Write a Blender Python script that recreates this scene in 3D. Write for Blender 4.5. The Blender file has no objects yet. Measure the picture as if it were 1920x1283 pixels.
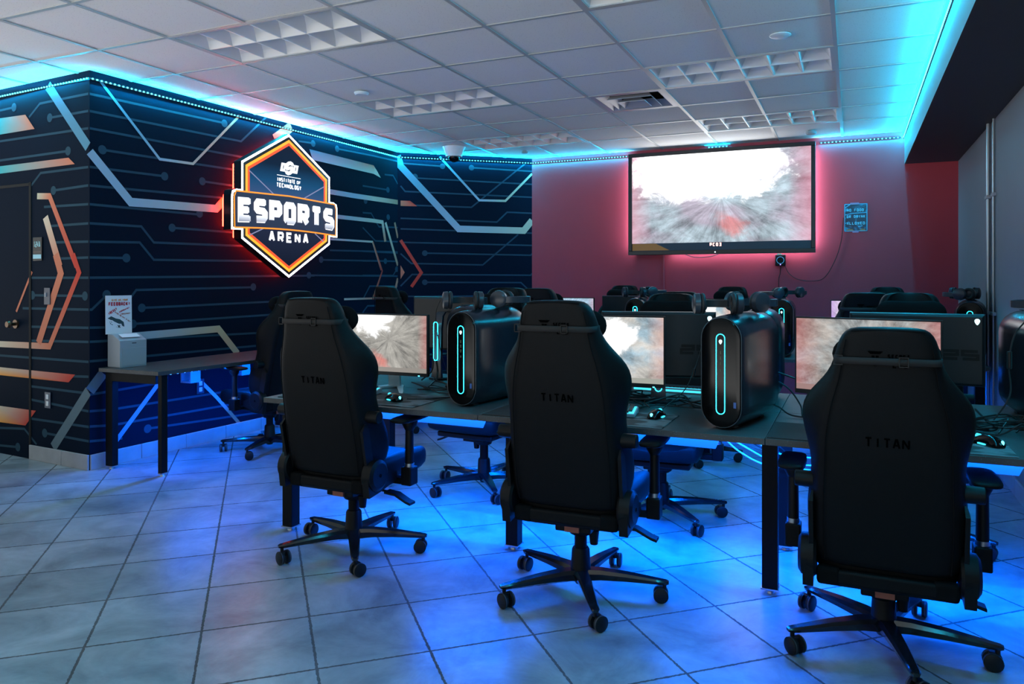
import bpy, math, random
from mathutils import Vector, Matrix, Euler
PI = math.pi
R = math.radians
scene = bpy.context.scene
COL = scene.collection
random.seed(7)

# ------------------------------------------------------------------ camera
cam_d = bpy.data.cameras.new('camera')
cam = bpy.data.objects.new('camera', cam_d)
COL.objects.link(cam)
cam.location = (0, 0, 1.295)
cam.rotation_euler = (R(90), 0, math.atan(640 / 1415))
cam_d.sensor_width = 36
cam_d.lens = 36 * 1415 / 1920
cam_d.shift_y = -(641.5 - 528) / 1920
cam_d.clip_start = 0.05
scene.camera = cam

# ------------------------------------------------------------------ exposure and world
scene.view_settings.view_transform = 'Standard'
scene.view_settings.look = 'None'
scene.view_settings.gamma = 1
scene.view_settings.use_curve_mapping = False
scene.view_settings.exposure = 0
world = bpy.data.worlds.new('world')
scene.world = world
world.use_nodes = True
# world fill behind the camera: dim above, bright below, added to light the ceiling
_wn, _wl = world.node_tree.nodes, world.node_tree.links
_tc = _wn.new('ShaderNodeTexCoord'); _sx = _wn.new('ShaderNodeSeparateXYZ'); _wl.new(_tc.outputs['Generated'], _sx.inputs[0])
_mr = _wn.new('ShaderNodeMapRange'); _mr.inputs['From Min'].default_value = .05; _mr.inputs['From Max'].default_value = -.15
_wl.new(_sx.outputs[2], _mr.inputs['Value'])
_mx = _wn.new('ShaderNodeMix'); _mx.data_type = 'RGBA'; _wl.new(_mr.outputs[0], _mx.inputs[0])
_mx.inputs[6].default_value = (.27, .34, .36, 1); _mx.inputs[7].default_value = (3.0, 3.0, 2.95, 1)
_wl.new(_mx.outputs[2], _wn['Background'].inputs[0])
_wn['Background'].inputs[1].default_value = 1.0

CYAN = (0.0, 0.60, 1.0)
BLUE = (0.0, 0.125, 1.0)

P_UP, P_DOWN = 6.0, 8.0          # watts per metre, ceiling led strips
P_DESK = 27.0                     # under-desk led strips, watts per metre
P_TV = 4.5                       # bias light behind the big screen

def area(name, loc, normal, along, sx, sy, power, color, parent=None):
    d = bpy.data.lights.new(name, 'AREA')
    d.shape = 'RECTANGLE'
    d.size = sx
    d.size_y = sy
    d.energy = power
    d.color = color
    o = bpy.data.objects.new(name, d)
    COL.objects.link(o)
    z = -Vector(normal).normalized()
    x = Vector(along).normalized()
    y = z.cross(x).normalized()
    x = y.cross(z).normalized()
    m = Matrix((x, y, z)).transposed().to_4x4()
    m.translation = Vector(loc)
    o.matrix_world = m
    if parent:
        o.parent = parent
        o.matrix_parent_inverse = Matrix.Identity(4)
        o.matrix_basis = Matrix.Translation(parent.location).inverted() @ m if parent.rotation_euler.z == 0 else parent.matrix_basis.inverted() @ m
    return o

# ------------------------------------------------------------------ mesh helper
class MB:
    def __init__(s):
        s.v = []; s.f = []; s.m = []; s.mi = 0; s.c = {}
        s.M = None
    def add(s, vs, fs, cols=None):
        b = len(s.v)
        for i, p in enumerate(vs):
            p = Vector(p)
            if s.M is not None: p = s.M @ p
            s.v.append(tuple(p))
            if cols: s.c[b + i] = cols[i]
        for f in fs:
            s.f.append([b + i for i in f]); s.m.append(s.mi)
        return s
    def box(s, c, d, rot=None):
        x, y, z = d[0] / 2, d[1] / 2, d[2] / 2
        vs = [Vector((i, j, k)) for i in (-x, x) for j in (-y, y) for k in (-z, z)]
        if rot is not None:
            e = Euler(rot).to_matrix(); vs = [e @ v for v in vs]
        vs = [v + Vector(c) for v in vs]
        return s.add(vs, [(0, 1, 3, 2), (4, 6, 7, 5), (0, 4, 5, 1), (2, 3, 7, 6), (0, 2, 6, 4), (1, 5, 7, 3)])
    def b2(s, x0, x1, y0, y1, z0, z1):
        return s.box(((x0 + x1) / 2, (y0 + y1) / 2, (z0 + z1) / 2), (x1 - x0, y1 - y0, z1 - z0))
    def cyl(s, p0, p1, r0, r1=None, n=16, cap=True):
        r1 = r0 if r1 is None else r1
        p0, p1 = Vector(p0), Vector(p1)
        return s.sweep([p0, p1], [r0, r1], n, cap)
    def sweep(s, pts, rs, n=8, cap=True, closed=False):
        pts = [Vector(p) for p in pts]
        if not hasattr(rs, '__len__'): rs = [rs] * len(pts)
        vs = []; fs = []
        up = None
        N = len(pts)
        for i, p in enumerate(pts):
            if closed: t = pts[(i + 1) % N] - pts[i - 1]
            else: t = pts[min(i + 1, N - 1)] - pts[max(i - 1, 0)]
            if t.length < 1e-9: t = Vector((0, 0, 1))
            t.normalize()
            if up is None:
                up = Vector((0, 0, 1)) if abs(t.z) < .9 else Vector((1, 0, 0))
            a = t.cross(up)
            if a.length < 1e-4: a = t.orthogonal()
            a.normalize(); b = a.cross(t).normalized(); up = b
            for k in range(n):
                th = 2 * PI * k / n
                vs.append(p + a * math.cos(th) * rs[i] + b * math.sin(th) * rs[i])
        M = N if closed else N - 1
        for i in range(M):
            j = (i + 1) % N
            for k in range(n):
                l = (k + 1) % n
                fs.append((i * n + k, i * n + l, j * n + l, j * n + k))
        if cap and not closed:
            fs.append(tuple(range(n))[::-1]); fs.append(tuple(range((N - 1) * n, N * n)))
        return s.add(vs, fs)
    def loft(s, secs, cap=True, closed=True):
        n = len(secs[0]); vs = [p for q in secs for p in q]; fs = []
        for i in range(len(secs) - 1):
            for k in range(n if closed else n - 1):
                l = (k + 1) % n
                fs.append((i * n + k, i * n + l, (i + 1) * n + l, (i + 1) * n + k))
        if cap:
            fs.append(tuple(range(n))[::-1]); fs.append(tuple(range((len(secs) - 1) * n, len(secs) * n)))
        return s.add(vs, fs)
    def prism(s, poly, f0, f1):
        n = len(poly)
        return s.add([f0(p) for p in poly] + [f1(p) for p in poly],
                     [tuple(range(n))[::-1], tuple(range(n, 2 * n))] + [(i, (i + 1) % n, n + (i + 1) % n, n + i) for i in range(n)])
    def face(s, pts, cols=None):
        return s.add(pts, [tuple(range(len(pts)))], cols)
    def ball(s, c, r, nu=12, nv=8):
        if not hasattr(r, '__len__'): r = (r, r, r)
        vs = [(c[0], c[1], c[2] - r[2])]
        for j in range(1, nv):
            ph = -PI / 2 + PI * j / nv
            for i in range(nu):
                th = 2 * PI * i / nu
                vs.append((c[0] + r[0] * math.cos(ph) * math.cos(th), c[1] + r[1] * math.cos(ph) * math.sin(th), c[2] + r[2] * math.sin(ph)))
        vs.append((c[0], c[1], c[2] + r[2])); fs = []
        for i in range(nu):
            k = (i + 1) % nu
            fs.append((0, 1 + k, 1 + i))
            for j in range(nv - 2):
                a = 1 + j * nu
                fs.append((a + i, a + k, a + nu + k, a + nu + i))
            a = 1 + (nv - 2) * nu
            fs.append((a + i, a + k, len(vs) - 1))
        return s.add(vs, fs)
    def ribbon(s, pts, w, P, cols=None, closed=False):
        """flat strip along 2-D pts, placed by P(u, v) -> 3-D"""
        n = len(pts); L = []; Rr = []
        for i in range(n):
            p = Vector(pts[i])
            a = (p - Vector(pts[i - 1])) if (i > 0 or closed) else None
            b = (Vector(pts[(i + 1) % n]) - p) if (i < n - 1 or closed) else None
            if a is None: a = b
            if b is None: b = a
            a = a.normalized(); b = b.normalized()
            na = Vector((-a.y, a.x)); nb = Vector((-b.y, b.x))
            m = na + nb
            if m.length < 1e-5: m = na
            m.normalize(); k = w / 2 / max(.35, m.dot(na))
            L.append(p + m * k); Rr.append(p - m * k)
        vs = [P(q.x, q.y) for q in L] + [P(q.x, q.y) for q in Rr]
        fs = []
        for i in range(n if closed else n - 1):
            j = (i + 1) % n
            fs.append((i, n + i, n + j, j))
        return s.add(vs, fs, (cols + cols) if cols else None)
    def build(s, name, mat, parent=None, bevel=0, seg=2, sub=0, angle=38, smooth=True):
        me = bpy.data.meshes.new(name)
        me.from_pydata(s.v, [], s.f)
        mats = mat if isinstance(mat, (list, tuple)) else [mat]
        for m_ in mats: me.materials.append(m_)
        for p, i in zip(me.polygons, s.m): p.material_index = min(i, len(mats) - 1)
        if s.c:
            ca = me.color_attributes.new('paint', 'FLOAT_COLOR', 'POINT')
            for i in range(len(s.v)):
                c = s.c.get(i, (0, 0, 0))
                ca.data[i].color = (c[0], c[1], c[2], 1)
        me.validate()
        if smooth:
            me.shade_smooth()
            if not sub: me.set_sharp_from_angle(angle=R(angle))
        o = bpy.data.objects.new(name, me)
        COL.objects.link(o)
        if bevel:
            b = o.modifiers.new('bevel', 'BEVEL'); b.width = bevel; b.segments = seg; b.limit_method = 'ANGLE'; b.angle_limit = R(40)
        if sub:
            q = o.modifiers.new('sub', 'SUBSURF'); q.levels = sub; q.render_levels = sub
        if parent: o.parent = parent
        return o

def tag(o, label=None, cat=None, group=None, kind=None):
    if label: o['label'] = label
    if cat: o['category'] = cat
    if group: o['group'] = group
    if kind: o['kind'] = kind
    return o
def thing(name, label, cat, loc=(0, 0, 0), rz=0, group=None):
    o = bpy.data.objects.new(name, None)
    COL.objects.link(o); o.empty_display_size = .1
    o.location = loc; o.rotation_euler = (0, 0, rz)
    return tag(o, label, cat, group)
def copy_tree(o, parent=None):
    c = o.copy(); COL.objects.link(c)
    if parent: c.parent = parent
    for ch in list(o.children): copy_tree(ch, c)
    return c

# ------------------------------------------------------------------ materials
def nt(name):
    m = bpy.data.materials.new(name); m.use_nodes = True
    return m, m.node_tree.nodes, m.node_tree.links, m.node_tree.nodes['Principled BSDF']
def simple(name, col, rough=.5, metal=0, spec=.5, coat=0, noise=0, nscale=30, bump=0, bscale=200):
    m, N, L, b = nt(name)
    b.inputs['Base Color'].default_value = (*col, 1)
    b.inputs['Roughness'].default_value = rough
    b.inputs['Metallic'].default_value = metal
    b.inputs['Specular IOR Level'].default_value = spec
    b.inputs['Coat Weight'].default_value = coat
    tc = N.new('ShaderNodeTexCoord')
    nz = N.new('ShaderNodeTexNoise'); nz.inputs['Scale'].default_value = nscale; nz.inputs['Detail'].default_value = 4
    L.new(tc.outputs['Object'], nz.inputs['Vector'])
    r = N.new('ShaderNodeMapRange'); r.inputs['To Min'].default_value = 1 - noise; r.inputs['To Max'].default_value = 1 + noise
    L.new(nz.outputs['Fac'], r.inputs['Value'])
    mx = N.new('ShaderNodeMix'); mx.data_type = 'RGBA'; mx.blend_type = 'MULTIPLY'; mx.inputs[0].default_value = 1
    mx.inputs[6].default_value = (*col, 1); L.new(r.outputs[0], mx.inputs[7]); L.new(mx.outputs[2], b.inputs['Base Color'])
    if bump:
        n2 = N.new('ShaderNodeTexNoise'); n2.inputs['Scale'].default_value = bscale; n2.inputs['Detail'].default_value = 3
        L.new(tc.outputs['Object'], n2.inputs['Vector'])
        bp = N.new('ShaderNodeBump'); bp.inputs['Strength'].default_value = bump; bp.inputs['Distance'].default_value = .002
        L.new(n2.outputs['Fac'], bp.inputs['Height']); L.new(bp.outputs[0], b.inputs['Normal'])
    return m
def emit(name, col, st, base=(.02, .02, .02)):
    m, N, L, b = nt(name)
    b.inputs['Base Color'].default_value = (*base, 1)
    b.inputs['Emission Color'].default_value = (*col, 1)
    b.inputs['Emission Strength'].default_value = st
    return m
leather = simple('black_leatherette', (.0055, .0055, .006), .5, spec=.12, bump=.25, bscale=350, noise=.15)
suede = simple('black_suede', (.005, .005, .0055), .9, spec=.1, noise=.2)
strapm = simple('strap_webbing', (.016, .013, .012), .8)
letter = simple('embroidered_letters', (.0008, .0008, .001), .9, spec=.02)
plastic = simple('black_plastic', (.005, .005, .0055), .45, spec=.2, noise=.1)
gloss = simple('gloss_black', (.003, .003, .0035), .12, spec=.25)
metalb = simple('black_powdercoat', (.004, .004, .0045), .5, spec=.15, bump=.15, bscale=500)
basem = simple('polished_black_base', (.01, .01, .012), .16, spec=.6)
wheelm = simple('caster_wheel', (.008, .008, .009), .45, spec=.3)
tyrem = simple('caster_tyre', (.06, .06, .065), .5)
steel = simple('steel', (.55, .55, .57), .3, metal=1)
case = simple('dark_case', (.010, .014, .022), .25, noise=.05)
standm = simple('pale_stand', (.55, .6, .62), .4)
whitep = simple('white_plastic', (.75, .76, .78), .4)
greyp = simple('grey_plastic', (.33, .35, .38), .55)
rubber = simple('cable_rubber', (.008, .008, .009), .45)
paper = simple('paper', (.75, .77, .8), .7)
cyan_glow = emit('cyan_light', (.05, .65, .9), 1.6)
cyan_hot = emit('cyan_led', (.08, .75, 1.0), 6.0)
cyan_ring = emit('cyan_ring', (.05, .78, .95), 2.2)
cyan_ring_hot = emit('cyan_ring_core', (.012, .60, .85), 14.0)
logo_glow = emit('logo_light', (.55, .95, 1), 2.5)
blue_led = emit('blue_led', (.05, .3, 1.0), 8.0)
green_led = emit('green_led', (.1, 1, .1), 2.0)
white_led = emit('white_led', (.9, .95, 1.0), 4.0)

def floor_mat():
    m, N, L, b = nt('stone_floor_tiles')
    tc = N.new('ShaderNodeTexCoord')
    # wavy tile edge
    nz = N.new('ShaderNodeTexNoise'); nz.inputs['Scale'].default_value = 70; nz.inputs['Detail'].default_value = 2
    L.new(tc.outputs['Object'], nz.inputs['Vector'])
    s1 = N.new('ShaderNodeVectorMath'); s1.operation = 'SUBTRACT'; s1.inputs[1].default_value = (.5, .5, .5); L.new(nz.outputs['Color'], s1.inputs[0])
    s2 = N.new('ShaderNodeVectorMath'); s2.operation = 'SCALE'; s2.inputs['Scale'].default_value = .009; L.new(s1.outputs[0], s2.inputs[0])
    s3 = N.new('ShaderNodeVectorMath'); s3.operation = 'ADD'; L.new(tc.outputs['Object'], s3.inputs[0]); L.new(s2.outputs[0], s3.inputs[1])
    mp = N.new('ShaderNodeMapping'); mp.vector_type = 'POINT'
    mp.inputs['Rotation'].default_value = (0, 0, -R(42.85))
    mp.inputs['Location'].default_value = (.2022 + 40 * .385, -3.848 + 60 * .417, 0)
    L.new(s3.outputs[0], mp.inputs['Vector'])
    br = N.new('ShaderNodeTexBrick'); br.offset = 0; br.squash = 1
    br.inputs['Scale'].default_value = 1; br.inputs['Brick Width'].default_value = .385; br.inputs['Row Height'].default_value = .417
    br.inputs['Mortar Size'].default_value = .0052; br.inputs['Mortar Smooth'].default_value = .2
    br.inputs['Color1'].default_value = (.32, .355, .37, 1); br.inputs['Color2'].default_value = (.27, .30, .315, 1); br.inputs['Mortar'].default_value = (.09, .085, .08, 1)
    L.new(mp.outputs[0], br.inputs['Vector'])
    n2 = N.new('ShaderNodeTexNoise'); n2.inputs['Scale'].default_value = 3.2; n2.inputs['Detail'].default_value = 8; n2.inputs['Roughness'].default_value = .65; n2.inputs['Distortion'].default_value = .6
    L.new(tc.outputs['Object'], n2.inputs['Vector'])
    r2 = N.new('ShaderNodeMapRange'); r2.inputs['From Min'].default_value = .3; r2.inputs['From Max'].default_value = .72; r2.inputs['To Min'].default_value = .52; r2.inputs['To Max'].default_value = 1.38
    L.new(n2.outputs['Fac'], r2.inputs['Value'])
    n3 = N.new('ShaderNodeTexNoise'); n3.inputs['Scale'].default_value = 22; n3.inputs['Detail'].default_value = 6
    L.new(tc.outputs['Object'], n3.inputs['Vector'])
    r3 = N.new('ShaderNodeMapRange'); r3.inputs['To Min'].default_value = .85; r3.inputs['To Max'].default_value = 1.15
    L.new(n3.outputs['Fac'], r3.inputs['Value'])
    mu = N.new('ShaderNodeMath'); mu.operation = 'MULTIPLY'; L.new(r2.outputs[0], mu.inputs[0]); L.new(r3.outputs[0], mu.inputs[1])
    mx = N.new('ShaderNodeMix'); mx.data_type = 'RGBA'; mx.blend_type = 'MULTIPLY'; mx.inputs[0].default_value = 1
    L.new(br.outputs['Color'], mx.inputs[6]); L.new(mu.outputs[0], mx.inputs[7]); L.new(mx.outputs[2], b.inputs['Base Color'])
    rr = N.new('ShaderNodeMapRange'); rr.inputs['To Min'].default_value = .30; rr.inputs['To Max'].default_value = .8
    L.new(br.outputs['Fac'], rr.inputs['Value']); L.new(rr.outputs[0], b.inputs['Roughness'])
    inv = N.new('ShaderNodeMath'); inv.operation = 'MULTIPLY_ADD'; inv.inputs[1].default_value = -1; inv.inputs[2].default_value = 1; L.new(br.outputs['Fac'], inv.inputs[0])
    ad = N.new('ShaderNodeMath'); ad.operation = 'MULTIPLY_ADD'; ad.inputs[1].default_value = .25; L.new(n3.outputs['Fac'], ad.inputs[0]); L.new(inv.outputs[0], ad.inputs[2])
    bp = N.new('ShaderNodeBump'); bp.inputs['Strength'].default_value = .5; bp.inputs['Distance'].default_value = .003
    L.new(ad.outputs[0], bp.inputs['Height']); L.new(bp.outputs[0], b.inputs['Normal'])
    return m
def ceil_mat():
    m, N, L, b = nt('acoustic_tile')
    tc = N.new('ShaderNodeTexCoord')
    v = N.new('ShaderNodeTexVoronoi'); v.inputs['Scale'].default_value = 75
    L.new(tc.outputs['Object'], v.inputs['Vector'])
    r = N.new('ShaderNodeMapRange'); r.inputs['From Min'].default_value = .05; r.inputs['From Max'].default_value = .22; r.inputs['To Min'].default_value = .62; r.inputs['To Max'].default_value = 1
    L.new(v.outputs['Distance'], r.inputs['Value'])
    mx = N.new('ShaderNodeMix'); mx.data_type = 'RGBA'; mx.blend_type = 'MULTIPLY'; mx.inputs[0].default_value = 1
    mx.inputs[6].default_value = (.82, .81, .79, 1); L.new(r.outputs[0], mx.inputs[7]); L.new(mx.outputs[2], b.inputs['Base Color'])
    b.inputs['Roughness'].default_value = .9
    return m
def paint_mat():
    m, N, L, b = nt('printed_mural')
    a = N.new('ShaderNodeAttribute'); a.attribute_name = 'paint'
    L.new(a.outputs['Color'], b.inputs['Base Color'])
    b.inputs['Roughness'].default_value = .7
    b.inputs['Specular IOR Level'].default_value = .05
    return m
def wall_mat(name, col, rough=.6):
    return simple(name, col, rough, spec=.25, noise=.04, nscale=6, bump=.2, bscale=160)
def desk_mat():
    m, N, L, b = nt('speckled_laminate')
    tc = N.new('ShaderNodeTexCoord')
    v = N.new('ShaderNodeTexVoronoi'); v.inputs['Scale'].default_value = 110; L.new(tc.outputs['Object'], v.inputs['Vector'])
    r = N.new('ShaderNodeMapRange'); r.inputs['From Min'].default_value = .08; r.inputs['From Max'].default_value = .25; r.inputs['To Min'].default_value = 2.0; r.inputs['To Max'].default_value = 1
    L.new(v.outputs['Distance'], r.inputs['Value'])
    n = N.new('ShaderNodeTexNoise'); n.inputs['Scale'].default_value = 14; n.inputs['Detail'].default_value = 7; L.new(tc.outputs['Object'], n.inputs['Vector'])
    r2 = N.new('ShaderNodeMapRange'); r2.inputs['To Min'].default_value = .6; r2.inputs['To Max'].default_value = 1.4; L.new(n.outputs['Fac'], r2.inputs['Value'])
    mu = N.new('ShaderNodeMath'); mu.operation = 'MULTIPLY'; L.new(r.outputs[0], mu.inputs[0]); L.new(r2.outputs[0], mu.inputs[1])
    mx = N.new('ShaderNodeMix'); mx.data_type = 'RGBA'; mx.blend_type = 'MULTIPLY'; mx.inputs[0].default_value = 1
    mx.inputs[6].default_value = (.055, .06, .064, 1); b.inputs['Specular IOR Level'].default_value = .3; L.new(mu.outputs[0], mx.inputs[7]); L.new(mx.outputs[2], b.inputs['Base Color'])
    b.inputs['Roughness'].default_value = .42
    return m
def mat_mat():
    m, N, L, b = nt('mousepad_print')
    tc = N.new('ShaderNodeTexCoord')
    mp = N.new('ShaderNodeMapping'); mp.inputs['Scale'].default_value = (3, 9, 3); L.new(tc.outputs['Object'], mp.inputs['Vector'])
    n = N.new('ShaderNodeTexNoise'); n.inputs['Scale'].default_value = 1.6; n.inputs['Detail'].default_value = 4; n.inputs['Distortion'].default_value = 1.2; L.new(mp.outputs[0], n.inputs['Vector'])
    cr = N.new('ShaderNodeValToRGB'); cr.color_ramp.elements[0].position = .47; cr.color_ramp.elements[0].color = (.012, .012, .013, 1)
    cr.color_ramp.elements[1].position = .55; cr.color_ramp.elements[1].color = (.14, .15, .16, 1)
    # the print covers only the right half, the left half is plain black cloth
    sx = N.new('ShaderNodeSeparateXYZ'); L.new(tc.outputs['Object'], sx.inputs[0])
    g = N.new('ShaderNodeMath'); g.operation = 'GREATER_THAN'; g.inputs[1].default_value = -.1; L.new(sx.outputs[0], g.inputs[0])
    mx = N.new('ShaderNodeMix'); mx.data_type = 'RGBA'; L.new(g.outputs[0], mx.inputs[0]); mx.inputs[6].default_value = (.012, .012, .013, 1)
    L.new(n.outputs['Fac'], cr.inputs[0]); L.new(cr.outputs[0], mx.inputs[7]); L.new(mx.outputs[2], b.inputs['Base Color'])
    b.inputs['Roughness'].default_value = .7
    return m
def screen_mat(name, center, blob, brad, tone, lo, hi, redpos, redr, st, red=(1, .12, .08), tone2=None, mixr=.62, whot=1.0, edge=(.8, .3, .35), edgew=.0, streak=9, seed=0):
    """a racing game full of radial speed streaks, as shown on the screens; generated coordinates x and z"""
    m, N, L, b = nt(name)
    tc = N.new('ShaderNodeTexCoord'); sp = N.new('ShaderNodeSeparateXYZ'); L.new(tc.outputs['Generated'], sp.inputs[0])
    def M(op, a, c=None, d=None):
        n = N.new('ShaderNodeMath'); n.operation = op
        for i, q in enumerate((a, c, d)):
            if q is None: continue
            if isinstance(q, (int, float)): n.inputs[i].default_value = q
            else: L.new(q, n.inputs[i])
        return n.outputs[0]
    x, z = sp.outputs[0], sp.outputs[2]
    dx = M('MULTIPLY', M('SUBTRACT', x, center[0]), 1.7); dz = M('SUBTRACT', z, center[1])
    rad = M('SQRT', M('ADD', M('MULTIPLY', dx, dx), M('MULTIPLY', dz, dz)))
    ang = M('ARCTAN2', dz, dx)
    cb = N.new('ShaderNodeCombineXYZ')
    L.new(M('MULTIPLY', ang, streak), cb.inputs[0]); L.new(M('MULTIPLY', rad, 2.2), cb.inputs[1]); cb.inputs[2].default_value = seed
    n1 = N.new('ShaderNodeTexNoise'); n1.inputs['Scale'].default_value = 1; n1.inputs['Detail'].default_value = 9; n1.inputs['Roughness'].default_value = .72; L.new(cb.outputs[0], n1.inputs['Vector'])
    cb2 = N.new('ShaderNodeCombineXYZ'); L.new(M('MULTIPLY', x, 3.4), cb2.inputs[0]); L.new(M('MULTIPLY', z, 2.3), cb2.inputs[1]); cb2.inputs[2].default_value = seed + 3
    n2 = N.new('ShaderNodeTexNoise'); n2.inputs['Scale'].default_value = 1.3; n2.inputs['Detail'].default_value = 10; n2.inputs['Roughness'].default_value = .68; n2.inputs['Distortion'].default_value = .5; L.new(cb2.outputs[0], n2.inputs['Vector'])
    bx = M('MULTIPLY', M('SUBTRACT', x, blob[0]), 1.3); bz = M('MULTIPLY', M('SUBTRACT', z, blob[1]), 1.3)
    br = M('SQRT', M('ADD', M('MULTIPLY', bx, bx), M('MULTIPLY', bz, bz)))
    br = M('ADD', br, M('MULTIPLY', M('SUBTRACT', n2.outputs['Fac'], .5), .9))
    glow = N.new('ShaderNodeMapRange'); glow.interpolation_type = 'SMOOTHSTEP'; glow.inputs['From Min'].default_value = brad; glow.inputs['From Max'].default_value = brad * .55
    L.new(br, glow.inputs['Value'])
    v = M('ADD', M('MULTIPLY', n1.outputs['Fac'], mixr), M('MULTIPLY', n2.outputs['Fac'], 1.04 - mixr))
    vr = N.new('ShaderNodeMapRange'); vr.inputs['From Min'].default_value = .36; vr.inputs['From Max'].default_value = .68; vr.inputs['To Min'].default_value = lo; vr.inputs['To Max'].default_value = hi
    L.new(v, vr.inputs['Value'])
    mx = N.new('ShaderNodeMix'); mx.data_type = 'RGBA'; mx.blend_type = 'MULTIPLY'; mx.inputs[0].default_value = 1
    mx.inputs[6].default_value = (*tone, 1); L.new(vr.outputs[0], mx.inputs[7])
    if tone2:
        cb3 = N.new('ShaderNodeCombineXYZ'); L.new(M('MULTIPLY', x, 3.1), cb3.inputs[0]); L.new(M('MULTIPLY', z, 2.5), cb3.inputs[1]); cb3.inputs[2].default_value = seed + 9
        n4 = N.new('ShaderNodeTexNoise'); n4.inputs['Scale'].default_value = 1.2; n4.inputs['Detail'].default_value = 5; L.new(cb3.outputs[0], n4.inputs['Vector'])
        r4 = N.new('ShaderNodeMapRange'); r4.inputs['From Min'].default_value = .4; r4.inputs['From Max'].default_value = .6; L.new(n4.outputs['Fac'], r4.inputs['Value'])
        m4 = N.new('ShaderNodeMix'); m4.data_type = 'RGBA'; L.new(r4.outputs[0], m4.inputs[0]); m4.inputs[6].default_value = (*tone, 1); m4.inputs[7].default_value = (*tone2, 1); L.new(m4.outputs[2], mx.inputs[6])
    # edge tint
    ed = N.new('ShaderNodeMapRange'); ed.inputs['From Min'].default_value = .5 - max(edgew, .001); ed.inputs['From Max'].default_value = .5
    ed.inputs['To Max'].default_value = .42 if edgew else 0
    L.new(M('ABSOLUTE', M('SUBTRACT', x, .5)), ed.inputs['Value'])
    me = N.new('ShaderNodeMix'); me.data_type = 'RGBA'; L.new(ed.outputs[0], me.inputs[0]); L.new(mx.outputs[2], me.inputs[6]); me.inputs[7].default_value = (*edge, 1)
    # red car lights
    rx = M('MULTIPLY', M('SUBTRACT', M('ADD', x, M('MULTIPLY', M('SUBTRACT', z, redpos[1]), .35)), redpos[0]), 2.2); rz = M('SUBTRACT', z, redpos[1])
    rr = M('SQRT', M('ADD', M('MULTIPLY', rx, rx), M('MULTIPLY', rz, rz)))
    rr = M('ADD', rr, M('MULTIPLY', M('SUBTRACT', n2.outputs['Fac'], .5), .5))
    rg = N.new('ShaderNodeMapRange'); rg.interpolation_type = 'SMOOTHSTEP'; rg.inputs['From Min'].default_value = redr; rg.inputs['From Max'].default_value = redr * .2; rg.inputs['To Max'].default_value = .5
    L.new(rr, rg.inputs['Value'])
    m3 = N.new('ShaderNodeMix'); m3.data_type = 'RGBA'; L.new(M('MULTIPLY', rg.outputs[0], M('MULTIPLY', n1.outputs['Fac'], 1.9)), m3.inputs[0]); L.new(me.outputs[2], m3.inputs[6]); m3.inputs[7].default_value = (*red, 1)
    m2 = N.new('ShaderNodeMix'); m2.data_type = 'RGBA'; L.new(glow.outputs[0], m2.inputs[0]); L.new(m3.outputs[2], m2.inputs[6]); m2.inputs[7].default_value = (whot, whot, whot, 1)
    L.new(m2.outputs[2], b.inputs['Emission Color']); b.inputs['Emission Strength'].default_value = st
    b.inputs['Base Color'].default_value = (.01, .01, .01, 1); b.inputs['Roughness'].default_value = .25
    return m
M_floor, M_ceil, M_paint, M_desk, M_pad = floor_mat(), ceil_mat(), paint_mat(), desk_mat(), mat_mat()
M_red = wall_mat('red_wall_paint', (.50, .055, .075))
M_grey = wall_mat('grey_wall_paint', (.21, .22, .24))
M_soffit = wall_mat('dark_soffit', (.045, .045, .05))
M_stone = simple('stone_skirting', (.36, .36, .37), .45, noise=.25, nscale=9)
M_grid = simple('white_grid_metal', (.50, .50, .50), .4, metal=.2)
M_dark = simple('dark_gap', (.004, .004, .004), .9)

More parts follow.
